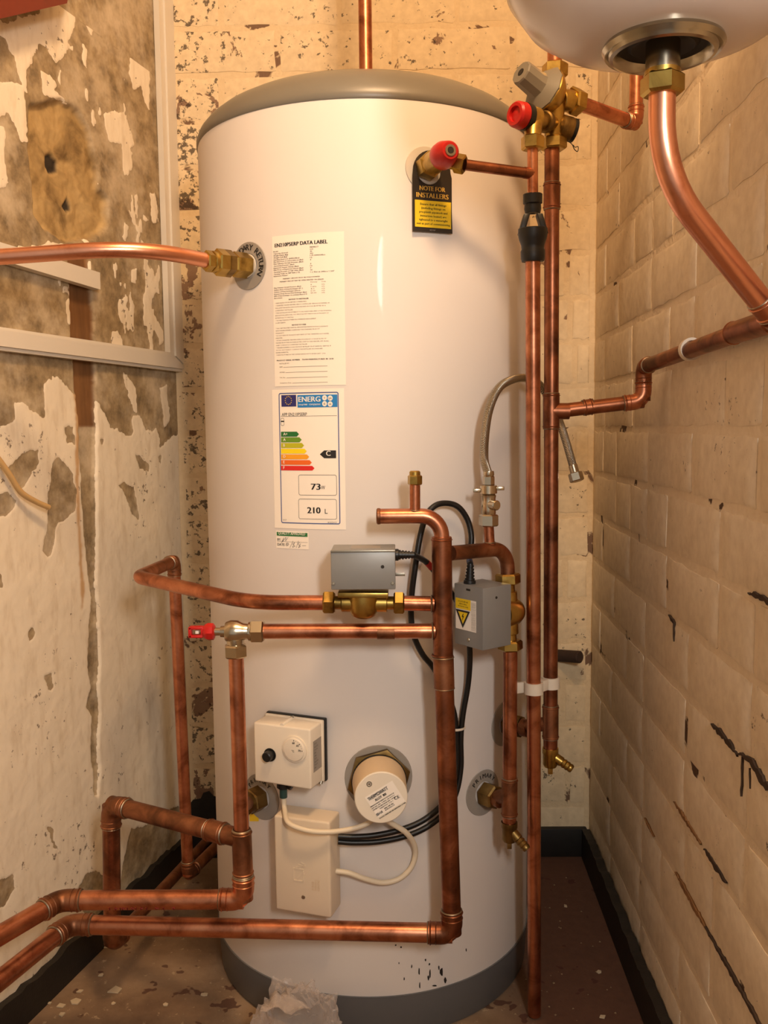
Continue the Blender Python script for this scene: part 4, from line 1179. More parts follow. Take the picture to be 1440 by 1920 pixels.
part('end_nut', G().hexnut(hp[-1] + hd * 0.009, hp[-1] + hd * 0.023, 0.0112), 'nickel', hs)

# --- flow manifold
mf = thing('flow_manifold', 'large copper manifold pipe standing in front of the cylinder and turning left at its foot', 'pipe', at(848, 1750, MY))
s0, s1, s2 = at(708, 968, MY), at(829, 967, MY), at(828, 1012, MY)
tube_part(mf, [s0, s1, s2], R22, 'copper', 'top_tube', 0.028, 24)
part('stub_end', G().lathe([(0, 0.0106), (-0.0015, 0.0112), (-0.004, 0.0112), (-0.0055, 0.0095), (-0.006, 0)], s0 + V((0.004, 0, 0)), (1, 0, 0), 24), 'copper_dull', mf)
vs0 = at(778, 957, MY)
tube_part(mf, [vs0 - V((0, 0, 0.004)), at(778, 905, MY)], R15, 'copper', 'vent_stub')
part('solder_ring', G().ring(vs0, V((0, 0, 1)), R15 * 1.1, 0.0013), 'solder', mf)
ca = at(778, 909, MY)
part('cap_nut', G().hexnut(ca, at(778, 891, MY), 0.0100, (0.3, -1, 0)).lathe([(0.012, 0.0075), (0.0175, 0.0075), (0.019, 0.006), (0.019, 0)], ca, (0, 0, 1), 22), 'brass', mf, 'brass stop-end nut')
tb0, tb1 = at(828, 1006, MY), at(831, 1232, MY)
part('tee_body', G().rod(tb0, tb1, 0.0138, 28, 0.001).ring(at(828, 1012, MY), (0, 0, 1), 0.0138, 0.0012).ring(at(829, 1228, MY), (0, 0, 1), 0.0138, 0.0012), 'copper_old', mf)
part('solder_collar', G().rod(tb1 + V((0, 0, 0.003)), at(833, 1290, MY), 0.0143, 28, 0.001), 'copper_dull', mf)
part('solder_ring', G().ring(tb1, (0, 0, 1), 0.0140, 0.0014), 'solder', mf)
part('solder_ring', G().ring(at(833, 1290, MY), (0, 0, 1), 0.0137, 0.0012), 'solder', mf)
k0 = at(833, 1285, MY); k1 = at(848, 1750, MY); zl = k1.z
k2 = at_z(130, 1733, zl); k3 = at_z(-90, 1910, zl)
tube_part(mf, [k0, k1], R28, 'copper_old', 'riser_tube', 0, 26)
tube_part(mf, [k1, k2], R28, 'copper', 'run_tube', 0, 26)
tube_part(mf, [k2, k3], R28, 'copper', 'run_tube', 0, 26)
elbow(mf, k0, k1, k2, R28, 'copper_old', R28 * 1.25); elbow(mf, k1, k2, k3, R28, 'copper_dull', R28 * 1.6)

# --- motorised valve across the top of the manifold
VY1 = MY
vl, vr = at(606, 1130, VY1), at(759, 1131, VY1)
zv = thing('motorised_valve', 'grey motorised valve head sitting on a horizontal brass body beneath the stickers', 'motorised valve', lerp(vl, vr, 0.5))
dx = (vr - vl).normalized()
def vpos(px): return lerp(vl, vr, (px - 606) / 153.0)
vc = vpos(682)
part('nut', G().hexnut(vpos(606), vpos(628), 0.0168, (0, -0.3, 1)), 'brass', zv)
part('nut', G().hexnut(vpos(738), vpos(758), 0.0168, (0, -0.3, 1)), 'brass', zv)
part('body', G().rod(vpos(627), vpos(739), 0.0095, 24).rod(vpos(640), vpos(726), 0.0128, 26, 0.001)
     .lathe([(0.016, 0.0), (0.016, 0.0215), (0.004, 0.0215), (-0.010, 0.0200), (-0.017, 0.0165), (-0.0205, 0.010), (-0.0212, 0)], vc, (0, 0, 1), 32)
     .box(vc + V((0, 0, 0.0145)), dx * 0.034, V((0, 0.022, 0)), V((0, 0, 0.0035)), 0.001), 'brass', zv)
f0, f1 = at(621, 1106, MY - 0.03), at(741, 1031, MY - 0.03)
hc_ = V(((f0.x + f1.x) / 2, MY, (f0.z + f1.z) / 2)); hw = (f1.x - f0.x) / 2; hh = (f1.z - f0.z) / 2
hd_ = part('head_cover', G().box(hc_, (hw, 0, 0), (0, 0.030, 0), (0, 0, hh), 0.0012), 'grey_box', zv, 'grey metal actuator cover')
part('cover_lip', G().box(hc_ + V((0, -0.0305, hh - 0.0015)), (hw, 0, 0), (0, 0.0008, 0), (0, 0, 0.0014), 0.0004), 'steel', hd_)
for (x, z) in ((-hw + 0.003, -hh + 0.008), (hw - 0.004, -hh + 0.008)): part('rivet', G().lathe([(0, 0.0024), (0.0012, 0.0018), (0.0014, 0)], hc_ + V((x, -0.030, z)), (0, -1, 0), 14), 'steel', hd_)
g = G().lathe([(0, 0.0024), (0.0006, 0.0022), (0.0006, 0)], hc_ + V((hw - 0.017, -0.030, 0.004)), (0, -1, 0), 14)
part('screw_hole', g, 'dark_void', hd_)
part('lever_pin', G().box(hc_ + V((hw + 0.006, -0.005, -hh + 0.016)), (0.007, 0, 0), (0, 0.0008, 0), (0, 0, 0.0022), 0.0003), 'steel', zv)
part('plate_print', G().box(hc_ + V((0.003, 0, hh + 0.0001)), (0.02, 0, 0), (0, 0.016, 0), (0, 0, 0.0003)), 'plate_grey', hd_)
def gland(o_, d_, mat, parent, r=0.0068, Lg=0.026):
    pr = []; k = 5
    pr += [(0, 0.0), (0, r * 1.2), (0.004, r * 1.2), (0.005, r)]
    for i in range(k):
        z = 0.005 + (Lg - 0.005) * i / k; q = r * (1 - 0.35 * i / k)
        pr += [(z, q), (z + (Lg - 0.005) / k * 0.55, q), (z + (Lg - 0.005) / k * 0.56, q * 0.78), (z + (Lg - 0.005) / k * 0.98, q * 0.78)]
    pr += [(Lg, 0.004), (Lg, 0)]
    part('cable_gland', G().lathe(pr, o_, d_, 20), mat, parent)
g1o = V((hc_.x + hw, MY + 0.004, at(745, 1041, MY).z)); gd = V((1, 0.05, -0.02)).normalized()
gland(g1o, gd, 'black_rubber', zv)

# --- second motorised valve
zv2 = thing('motorised_valve', 'upright grey motorised valve head with a yellow electric-shock warning label', 'motorised valve', at(952, 1145, PY))
ax2 = (v2t - v2b).normalized()
def w2(py): return lerp(v2t, v2b, (py - 1076) / 142.0)
part('nut', G().hexnut(w2(1075), w2(1095), 0.0182, (0.5, -1, 0)), 'brass', zv2)
part('nut', G().hexnut(w2(1200), w2(1219), 0.0182, (0.5, -1, 0)), 'brass', zv2)
al = math.radians(52); D2 = V((-math.sin(al), -math.cos(al), 0)); Q2 = V((math.cos(al), -math.sin(al), 0))
c2 = w2(1147)
part('body', G().rod(w2(1094), w2(1201), 0.0098, 24).rod(w2(1108), w2(1188), 0.0128, 26, 0.001)
     .lathe([(0.016, 0.0), (0.016, 0.0215), (0.004, 0.0215), (-0.010, 0.0200), (-0.017, 0.0165), (-0.0205, 0.010), (-0.0212, 0)], c2, D2, 32), 'brass', zv2)
H2 = 0.0440
bc = c2 + D2 * 0.0490 + V((-0.003, 0, at(903, 1159, 1.25).z - c2.z))
hd2 = part('head_cover', G().box(bc, D2 * 0.0275, Q2 * 0.0300, V((0, 0, H2)), 0.0014), 'grey_box', zv2, 'grey metal actuator cover')
lo = bc + D2 * 0.0275
def ZF(off): return lambda u, v: lo + Q2 * u + V((0, 0, v)) + D2 * off
g = G(); flat_rect(g, ZF(0.0003), -0.0262, -0.021, 0.0165, 0.0235); wl_ = part('warning_label', g, 'white_print', hd2)
g = G(); flat_rect(g, ZF(0.0006), -0.0262, 0.0085, 0.0055, 0.0235); g.add([ZF(0.0009)(-0.0205, 0.0045), ZF(0.0009)(-0.0005, 0.0045), ZF(0.0009)(-0.0105, -0.0125)], [(0, 1, 2)])
part('yellow_print', g, 'yellow_print', wl_)
g = G(); A3 = [(-0.0255, 0.0072), (0.0045, 0.0072), (-0.0105, -0.0185)]; B3 = [(-0.0208, 0.0046), (-0.0002, 0.0046), (-0.0105, -0.0130)]
for i in range(3):
    j = (i + 1) % 3; g.add([ZF(0.0011)(*A3[i]), ZF(0.0011)(*A3[j]), ZF(0.0011)(*B3[j]), ZF(0.0011)(*B3[i])], [(0, 1, 2, 3)])
g.add([ZF(0.0012)(*p) for p in ((-0.0100, 0.0025), (-0.0125, -0.0025), (-0.0105, -0.0025), (-0.0118, -0.0085), (-0.0080, -0.0010), (-0.0100, -0.0010), (-0.0085, 0.0025))], [tuple(range(7))])
put_text(g, ZF(0.0009), 'ISOLATE BEFORE', -0.0100, 0.0185, 0.0020, 0.020, 'C', 1); put_text(g, ZF(0.0009), 'REMOVING', -0.0100, 0.0150, 0.0020, 0.015, 'C', 1); put_text(g, ZF(0.0009), 'ACTUATOR COVER', -0.0100, 0.0115, 0.0020, 0.021, 'C', 1)
for i in range(3): put_text(g, ZF(0.0009), 'ISOLATE THE ELECTRICAL SUPPLY TO ALL LIVE PARTS', 0.0092 + i * 0.003, -0.0190, 0.0016, 0.040, 'L', 1, 0, math.pi / 2)
part('black_print', g, 'black_print', wl_)
g = G().lathe([(0, 0.0020), (0.0006, 0.0018), (0.0006, 0)], bc + Q2 * 0.030 + D2 * 0.002 + V((0, 0, 0.028)), Q2, 12).box(lo + V((0, 0, 0.038)) + D2 * 0.0001, Q2 * 0.004, D2 * 0.0004, V((0, 0, 0.0014)))
part('slot', g, 'dark_void', hd2)
part('rivet', G().lathe([(0, 0.003), (0.001, 0.0024), (0.0012, 0)], lo + V((0, 0, -0.034)), D2, 14), 'steel', hd2)
g2o = bc + V((0, 0, H2)) + D2 * 0.014 - Q2 * 0.012
gland(g2o, V((0.05, 0.1, 1)).normalized(), 'black_rubber', zv2, 0.0072, 0.028)

# --- heating loop on the left
hl = thing('heating_loop_pipe', 'copper pipe looping from the horizontal valve round to the back left corner', 'pipe', at(350, 1640, 1.56))
c0 = at(607, 1130, MY); c1 = at(470, 1130, MY + 0.004); zh = c1.z
c2_ = at(258, 1082, 1.385); c3 = at(326, 1052, 1.555); c4 = at(353, 1640, 1.565)
tube_part(hl, [c0, c1, c2_, c3], R22, 'copper', 'loop_tube', [0.14, 0.030], 24)
tube_part(hl, [c3, c4], R22, 'copper', 'drop_tube')
elbow(hl, lerp(c2_, c3, 0.5), c3, c4, R22, 'copper_dull', R22 * 1.2)
cf_ = at_z(405, 1588, c4.z); cf_ = c4 + (cf_ - c4) * 2.0
elbow(hl, c3, c4, cf_, R22, 'copper_dull', R22 * 1.2, 'foot_elbow')
tube_part(hl, [c4, cf_], R22, 'copper_dull', 'foot_tube')
t = thing('valve_tail_pipe', 'short copper stub linking the horizontal motorised valve to the manifold', 'pipe', vpos(760))
tube_part(t, [vpos(757), at(814, 1132, MY)], R22, 'copper')
part('solder_ring', G().ring(at(809, 1132, MY), (1, 0, 0), R22 * 1.05, 0.0014), 'solder', t)

# --- by-pass valve and its pipe
by0 = at(441, 1184, MY)
bv = thing('bypass_valve', 'nickel angle by-pass valve with a red handle on the left', 'valve', by0)
part('body', G().lathe([(-0.020, 0.0), (-0.020, 0.0075), (-0.014, 0.0080), (-0.013, 0.0130), (-0.006, 0.0158), (0.004, 0.0158), (0.012, 0.0120), (0.018, 0.0110), (0.019, 0.0135), (0.023, 0.0135)], by0, (1, 0, 0), 28).lathe([(0.004, 0.012), (-0.010, 0.0125), (-0.020, 0.0115), (-0.022, 0.0112)], by0, (0, 0, 1), 28), 'nickel', bv)
part('side_nut', G().hexnut(by0 + V((0.0215, 0, 0)), by0 + V((0.040, 0, 0)), 0.0165, (0, -0.4, 1)), 'nickel', bv)
part('lower_nut', G().hexnut(by0 + V((0, 0, -0.018)), by0 + V((0.0003, 0, -0.036)), 0.0165, (0.2, -1, 0)), 'nickel', bv)
part('stem', G().rod(by0 + V((-0.034, 0, 0)), by0 + V((-0.018, 0, 0)), 0.0055, 18), 'nickel', bv)
g = G().lathe([(-0.028, 0.0), (-0.028, 0.0085), (-0.030, 0.0118), (-0.037, 0.0122), (-0.042, 0.0100), (-0.044, 0.0070)], by0, (1, 0, 0), 8)
g.box(by0 + V((-0.0535, 0, 0.0058)), (0.0095, 0, 0), (0, 0.0062, 0), (0, 0, 0.0018), 0.0008).box(by0 + V((-0.0535, 0, -0.0058)), (0.0095, 0, 0), (0, 0.0062, 0), (0, 0, 0.0018), 0.0008).box(by0 + V((-0.0615, 0, 0)), (0.0022, 0, 0), (0, 0.0062, 0), (0, 0, 0.0072), 0.0008).box(by0 + V((-0.0445, 0, 0)), (0.0022, 0, 0), (0, 0.006, 0), (0, 0, 0.0068), 0.0005)
part('handle', g, 'red_plastic', bv, 'slotted red plastic handle')
part('indicator', G().box(by0 + V((-0.052, -0.001, 0)), (0.0024, 0, 0), (0, 0.003, 0), (0, 0, 0.0022), 0.0004), 'white_print', bv)
bpipe = thing('bypass_pipe', 'speckled copper pipe running from the nickel by-pass valve to the manifold', 'pipe', by0 + V((0.04, 0, 0)))
tube_part(bpipe, [by0 + V((0.036, 0, 0)), at(816, 1183, MY)], R22, 'copper', n=24)
part('solder_ring', G().ring(at(811, 1183, MY), (1, 0, 0), R22 * 1.05, 0.0014), 'solder', bpipe)
part('coupling', G().rod(at(707, 1184, MY), at(740, 1184, MY), R22 * 1.03, 24, 0.0005), 'copper_dull', bpipe)

# --- return riser under the by-pass valve, and its run to the left
RYr = MY
rr = thing('return_riser_pipe', 'dark-mottled copper pipe dropping from the nickel valve and turning left near the floor', 'pipe', at(458, 1686, RYr))
r0 = by0 + V((0.0003, 0, -0.032)); r1 = at(457, 1686, RYr); zr_ = r1.z
r2 = at_z(112, 1688, zr_); r3 = at_z(-110, 1818, zr_)
tube_part(rr, [r0, r1], 0.0106, 'copper', 'riser_tube', 0, 24)
tA, tB = at(452.5, 1556, RYr), at(456, 1640, RYr)
part('tee_body', G().rod(tA, tB, 0.0140, 28, 0.001).ring(lerp(tA, tB, 0.06), (0, 0, 1), 0.0140, 0.0013).ring(lerp(tA, tB, 0.94), (0, 0, 1), 0.0140, 0.0013), 'copper_dull', rr)
part('solder_ring', G().ring(tA, (0, 0, 1), 0.0122, 0.0015), 'solder', rr)
part('solder_ring', G().ring(tB, (0, 0, 1), 0.0136, 0.0013), 'solder', rr)
tube_part(rr, [tB, r1], R28, 'copper_dull', 'riser_tube', 0, 24)
tube_part(rr, [r1, r2], R28, 'copper', 'run_tube', 0, 26); tube_part(rr, [r2, r3], R28, 'copper', 'run_tube', 0, 26)
elbow(rr, tB, r1, r2, R28, 'copper', R28 * 1.25); elbow(rr, r1, r2, r3, R28, 'copper_dull', R28 * 1.6)
# red felt-pen writing on the run
g = G(); wd_ = (r1 - r2).normalized(); s_ = lerp(r2, r1, 0.20)
for i, x in enumerate((0.010, 0.017, 0.023, 0.028, 0.034, 0.040, 0.047, 0.053, 0.060, 0.075, 0.085, 0.098)):
    c_ = s_ + wd_ * (x + 0.012) + V((0, 0, 0)); th_ = math.radians(-35)
    g.tube([c_ + V((0.001 * (i % 3), -(R28 + 0.0003) * math.cos(a), (R28 + 0.0003) * math.sin(a))) for a in [math.radians(q) for q in range(-42, -12, 6)]], 0.0008, 6)
    if i % 2: g.tube([c_ + wd_ * q + V((0, -(R28 + 0.0003) * math.cos(0.45), -(R28 + 0.0003) * math.sin(0.45))) for q in (0, 0.002, 0.0045)], 0.0008, 6)
part('pen_writing', g, 'red_pen', rr, 'faded red felt-pen scribble')

bh = thing('return_branch_pipe', 'dusty copper pipe slanting back from the return riser to an elbow by the left wall', 'pipe', at(200, 1600, 1.36))
m0 = at(453, 1572, RYr); m1_ = at(208, 1508, 1.355); m2_ = at(211, 1768, 1.355)
tube_part(bh, [m0, m1_], R28, 'copper_dull', 'tube', 0, 24); tube_part(bh, [m1_, m2_], R28, 'copper_old', 'drop_tube', 0, 24)
md = (m1_ - m0).normalized()
socket(bh, m0 + md * 0.030, m0 + md * 0.062, R28, 'copper_dull', 'coupling')
elbow(bh, m0, m1_, m2_, R28, 'copper_dull', R28 * 1.5)
f1_ = at_z(345, 1606, m2_.z)
f1_ = V((-0.385, 1.80, m2_.z - 0.03))
elbow(bh, m1_, m2_, f1_, R28, 'copper_dull', R28 * 1.2)
tube_part(bh, [m2_, f1_], R22, 'copper_dull', 'floor_tube', 0, 20)

# --- left primary port connection
bp, bn = boss_pl
t = thing('port_connector', 'brass connector nut on the left primary port behind the return riser', 'pipe fitting', bp)
cone_nuts(t, bp + bn * 0.002, bp + bn * 0.026, 0.0195, 'brass_dull')
part('collar', G().rod(bp + bn * 0.025, bp + bn * 0.036, 0.0165, 24, 0.001), 'brass_dull', t)
jj = lerp(r0, r1, (1506 - 1230) / (1686 - 1230.0))
part('tube', G().rod(bp + bn * 0.03, jj, R22, 22), 'copper_dull', t)

# --- secondary return pipe
bp, bn = boss_sec
sr = thing('secondary_return_pipe', 'copper pipe from the left frame edge into the brass coupler on the cylinder', 'pipe', bp)
sA = bp + bn * 0.005
tipY = at(385, 489, 1.30)
sd_ = (tipY - sA).normalized(); SL = (tipY - sA).length
part('port_ring', G().lathe([(0.0, 0.0172), (0.003, 0.0172), (0.003, 0.013)], bp + bn * 0.0015, bn, 24), 'plate_white', sr)
part('coupler_body', G().hexnut(sA - sd_ * 0.004, sA + sd_ * 0.024, 0.0182).rod(sA + sd_ * 0.020, sA + sd_ * (SL - 0.006), 0.0125, 24), 'brass', sr)
part('nut', G().hexnut(sA + sd_ * 0.024, sA + sd_ * 0.040, 0.0192), 'brass_dull', sr)
part('nut', G().hexnut(sA + sd_ * (SL - 0.036), sA + sd_ * (SL - 0.016), 0.0192).rod(sA + sd_ * (SL - 0.018), sA + sd_ * (SL - 0.010), 0.0150, 24, 0.001), 'brass', sr)
part('nut', G().hexnut(sA + sd_ * (SL - 0.011), sA + sd_ * (SL + 0.001), 0.0150), 'brass', sr)
tube_part(sr, [sA + sd_ * (SL - 0.01), at(262, 463, 1.225), at(-60, 486, 1.20)], R22 * 1.0, 'copper_new', 'tube', 0.20, 24)

# ================================================================== CONTROLS ON THE CYLINDER
def mount(px, py, off=0.0):
    p = onc(px, py); th = theta_of(p)
    n = V((math.sin(th), -math.cos(th), 0)); u = V((math.cos(th), math.sin(th), 0))
    return p + n * off, u, V((0, 0, 1)), n

# --- thermostat
o_, TUu, TVv, TNn = mount(559, 1396, 0.0)
# flat back touches the curved shell along its middle line
ts = thing('thermostat_box', 'cream cylinder thermostat with a dial and a black push button', 'thermostat', o_)
hw, hh, dp_ = 0.0475, 0.0455, 0.046
part('gasket', G().box(o_ + TNn * 0.004, TUu * (hw + 0.002), TVv * (hh + 0.002), TNn * 0.004, 0.002), 'black_rubber', ts)
part('back_tray', G().box(o_ + TNn * 0.0105, TUu * (hw + 0.0005), TVv * (hh + 0.0005), TNn * 0.003, 0.0015), 'cream_plastic', ts)
part('cover', G().box(o_ + TNn * (0.012 + (dp_ - 0.008) / 2), TUu * (hw - 0.001), TVv * (hh - 0.001), TNn * ((dp_ - 0.008) / 2), 0.003, 3), 'cream_plastic', ts)
fr = o_ + TNn * (0.012 + dp_ - 0.008)
def KF(off): return lambda u, v: fr + TUu * u + TVv * v + TNn * off
dc_ = KF(0)(0.0215, 0.0130)
dial = part('dial', G().lathe([(0, 0.0195), (0.0025, 0.0195), (0.0028, 0.0180), (0.0030, 0.0172), (0.0046, 0.0160), (0.0056, 0.010), (0.0060, 0)], dc_, TNn, 40), 'cream_plastic', ts)
g = G()
def onk(u, v): return dc_ + TUu * u + TVv * v + TNn * 0.0062
for k, s in enumerate(('60', '65', '70')):
    a = math.radians((85, 45, 2)[k]); put_text(g, lambda u, v: dc_ + TUu * u + TVv * v + TNn * 0.0061, s, 0.0105 * math.cos(a), 0.0105 * math.sin(a) - 0.0012, 0.0030, None, 'C', 1, 0.0002)
for k in range(7):
    a = math.radians(85 - 83 * k / 6); x, y = 0.0142 * math.cos(a), 0.0142 * math.sin(a); r = 0.0008 if k % 3 == 0 else 0.0004
    g.add([dc_ + TUu * (x + r * math.cos(q)) + TVv * (y + r * math.sin(q)) + TNn * 0.0056 for q in [2 * math.pi * j / 8 for j in range(8)]], [tuple(range(8))])
put_text(g, lambda u, v: dc_ + TUu * u + TVv * v + TNn * 0.0063, '°C', -0.002, -0.0025, 0.0028, None, 'L', 2, 0.0001)
part('dial_print', g, 'black_print', dial)
kb_ = KF(0)(-0.0195, -0.0010)
part('button', G().lathe([(0, 0.0098), (0.0012, 0.0098), (0.0012, 0.0076), (0.011, 0.0072), (0.012, 0.006), (0.012, 0)], kb_, TNn, 28), 'black_rubber', ts, 'round black push button')
part('screw_channel', G().rod(o_ + TVv * hh + TNn * 0.014, o_ + TVv * (hh - 0.001) + TNn * (dp_ + 0.0025), 0.0032, 14), 'cream_plastic', ts)
part('screw', G().rod(o_ + TVv * (hh + 0.001) + TNn * 0.016, o_ + TVv * (hh + 0.0012) + TNn * 0.0195, 0.0028, 12).rod(o_ + TUu * (hw - 0.003) - TVv * (hh - 0.001) + TNn * 0.014, o_ + TUu * (hw - 0.003) - TVv * (hh + 0.003) + TNn * 0.016, 0.003, 12), 'steel', ts)
g = G(); sd0 = o_ + TUu * (hw - 0.0008)
flat_rect(g, lambda u, v: sd0 + TNn * u + TVv * v, 0.016, -0.022, 0.042, 0.024)
sp_ = part('side_plate', g, 'plate_grey', ts)
g = G()
for i in range(9): put_text(g, lambda u, v: sd0 + TUu * 0.0004 + TNn * (0.041 - u) + TVv * v, ('TS 90', '16A 250V', 'T 60-70', 'IP40', '0085')[i % 5], 0.002, 0.018 - i * 0.0044, 0.0022, None, 'L', 1)
part('side_print', g, 'black_print', sp_)
go = KF(0)(-0.010, -hh) - TNn * 0.020
part('gland', G().lathe([(-0.002, 0), (-0.002, 0.0095), (0.010, 0.0095), (0.010, 0.0075), (0.012, 0.0075)], go, (0, 0, -1), 20).rod(go + V((0, 0, -0.004)) + TUu * 0.006, go + V((0, 0, -0.008)) + TUu * 0.015, 0.006, 14, 0.001), 'black_rubber', ts)
part('gland_sleeve', G().rod(go + V((0, 0, -0.010)), go + V((0, 0, -0.026)), 0.0056, 18), 'green_gland', ts)

# --- junction box
o2, JU, JV, JN = mount(588, 1600, 0.0)
jb = thing('junction_box', 'plain cream wiring box with embossed marks under the thermostat', 'wiring box', o2 - V((0, 0, 0.07)))
jw, jh, jd = 0.0440, 0.0725, 0.042
part('cover', G().box(o2 + JN * (jd / 2 + 0.002), JU * jw, JV * jh, JN * (jd / 2), 0.0035, 3), 'cream_box', jb)
jf = o2 + JN * (jd + 0.002)
def JF(off): return lambda u, v: jf + JU * u + JV * v + JN * off
g = G()
def bar(x0, y0, x1, y1, w=0.0009):
    A, B = JF(0.0002)(x0, y0), JF(0.0002)(x1, y1); d_ = (B - A)
    g.box((A + B) / 2, d_ / 2, JN.cross(d_).normalized() * w, JN * 0.0006)
for q in ((-0.014, -0.022, -0.014, -0.004), (-0.014, -0.004, 0.002, -0.004), (-0.014, -0.022, 0.002, -0.022), (-0.002, 0.006, 0.004, 0.004), (-0.006, 0.003, 0.002, 0.001), (0.002, -0.007, -0.008, -0.019), (0.003, -0.010, 0.001, -0.022), (-0.010, -0.002, 0.006, 0.002)): bar(*q)
part('embossed_mark', g, 'cream_box', jb)
g = G()
for i, s in enumerate(('SURGE', 'WIRING', 'CENTRE')): put_text(g, JF(0.0005), s, 0.022 + 0.0045 * i - 0.004, -0.033, 0.0032, None, 'L', 1, 0, math.pi / 2)
part('embossed_lettering', g, 'tan_plastic', jb)
part('screw', G().lathe([(0, 0.0030), (0.0010, 0.0026), (0.0010, 0)], JF(0)(0.001, -0.046), JN, 14), 'steel', jb)

# --- immersion heater
o3, IUu, IVv, INn = mount(710, 1459, 0.0)
im = thing('immersion_heater', 'round cream immersion heater cap with printed label on a brass hexagon boss', 'immersion heater', o3)
part('boss', G().hexnut(o3 + INn * 0.001, o3 + INn * 0.012, 0.0475, IUu * math.cos(1.3) + IVv * math.sin(1.3)), 'brass_dull', im)
part('gasket', G().lathe([(0.011, 0.0405), (0.015, 0.0405), (0.015, 0.03)], o3, INn, 40), 'black_rubber', im)
part('cap_body', G().lathe([(0.013, 0.0395), (0.068, 0.0372), (0.070, 0.036)], o3, INn, 56), 'tan_plastic', im)
cf = o3 + INn * 0.070
part('cap_face', G().lathe([(-0.0008, 0.0374), (0.0008, 0.0372), (0.0018, 0.0360), (0.0018, 0)], cf, INn, 56), 'cream_plastic', im)
ro = math.radians(31)
def IFn(off):
    c, s = math.cos(ro), math.sin(ro)
    return lambda u, v: cf + IUu * (u * c - v * s) + IVv * (u * s + v * c) + INn * (0.0018 + off)
g = G(); flat_rect(g, IFn(0.0003), -0.019, -0.022, 0.026, 0.013); lb_ = part('label', g, 'paper', im)
g = G()
put_text(g, IFn(0.0006), 'THERMOWATT', -0.0165, 0.0055, 0.0050, 0.0315, 'L', 3, 0.0005)
put_text(g, IFn(0.0006), 'ALLOY  800', -0.0090, 0.0000, 0.0036, 0.0180, 'L', 2, 0.0002)
for i, (s, x, w_, h_) in enumerate((('IMMERSION HEATER THERMOSTAT BACK BOX IS 38', -0.0195, 0.038, 0.0016), ('240V 50Hz  3kW   11 INCH   NO 00-011-4', -0.0195, 0.037, 0.0015), ('SUITABLE FOR HARD WATER 240/50 - 2.7/3.0kW', -0.0190, 0.037, 0.0016), ('THERMOSTAT  T1 85 C', -0.010, 0.022, 0.0015))):
    put_text(g, IFn(0.0006), s, x, -0.0040 - i * 0.0030, h_, w_, 'L', 1, 0.0001)
put_text(g, IFn(0.0006), 'CE', 0.0150, -0.0135, 0.0045, 0.0075, 'L', 3, 0.0002)
put_text(g, IFn(0.0006), '00+14', -0.0185, -0.0195, 0.0040, 0.0095, 'L', 2, 0.0004)
put_text(g, IFn(0.0006), 'MAINS 5 AMP CABLE', -0.0045, -0.0165, 0.0018, 0.015, 'L', 1, 0.0001); put_text(g, IFn(0.0006), 'BS EN 60335-2-73', -0.0045, -0.0192, 0.0018, 0.015, 'L', 1, 0.0001)
put_text(g, IFn(0.0006), 'ISOLATE MAINS BEFORE REMOVING COVER', -0.0175, -0.0250, 0.0018, 0.043, 'L', 1, 0.0001)
part('label_print', g, 'black_print', lb_)
sc3 = cf + IUu * -0.0165 + IVv * 0.0205 + INn * 0.0018
part('screw', G().lathe([(0, 0.0040), (0.0006, 0.0038), (0.0006, 0.0026), (-0.0002, 0.0024), (0.0003, 0.001), (0.0003, 0)], sc3, INn, 20), 'steel', im)

# ================================================================== CABLES
RC = 0.0043
ge1 = g1o + gd * 0.025
ca_pts = [ge1, onc(797, 1052, 0.045), onc(812, 1068, 0.036), onc(830, 1092, 0.024), onc(858, 1130, 0.020), onc(876, 1180, 0.022), onc(881, 1225, 0.024), onc(878, 1280, 0.016), onc(868, 1340, 0.011), onc(864, 1385, 0.010), onc(864, 1440, 0.009), onc(854, 1490, 0.009), onc(832, 1525, 0.009), onc(800, 1551, 0.010), onc(760, 1568, 0.012), onc(710, 1578, 0.016), onc(665, 1580, 0.020), onc(634, 1578, 0.024)]
cb1 = thing('black_cable', 'black cable with a red sleeve from the horizontal motorised valve', 'cable', ca_pts[0])
sp1 = spline(ca_pts, 6)
part('sheath', G().tube(sp1, RC, 12), 'black_rubber', cb1)
part('marker_sleeve', G().tube(sp1[7:12], RC * 1.06, 12), 'red_sleeve', cb1)
ge2 = g2o + V((0.05, 0.1, 1)).normalized() * 0.027
cb_pts = [ge2, onc(880, 1045, 0.030), onc(884, 1010, 0.026), onc(878, 978, 0.022), onc(862, 953, 0.020), onc(842, 944, 0.018), onc(818, 947, 0.020), onc(800, 966, 0.022), onc(788, 1005, 0.024), onc(779, 1060, 0.026), onc(772, 1115, 0.022), onc(771, 1160, 0.020), onc(777, 1195, 0.020), onc(793, 1228, 0.018), onc(814, 1254, 0.016), onc(838, 1300, 0.014), onc(852, 1340, 0.011), onc(856, 1385, 0.010), onc(856, 1440, 0.010), onc(846, 1484, 0.010), onc(824, 1514, 0.010), onc(790, 1540, 0.011), onc(750, 1556, 0.013), onc(705, 1566, 0.018), onc(665, 1569, 0.022), onc(634, 1568, 0.026)]
cb2 = thing('black_cable', 'black cable arching in a loop from the upright motorised valve', 'cable', cb_pts[0])
sp2 = spline(cb_pts, 6)
part('sheath', G().tube(sp2, RC, 12), 'black_rubber', cb2)
part('marker_sleeve', G().tube(sp2[1:5], RC * 1.06, 12), 'blue_sleeve', cb2)
tc = (onc(864, 1366, 0.0105) + onc(855, 1366, 0.0105)) / 2
tn = V((math.sin(theta_of(tc)), -math.cos(theta_of(tc)), 0)); tuu = V((tn.y * -1, tn.x, 0))
g = G(); n = 20; vs = []
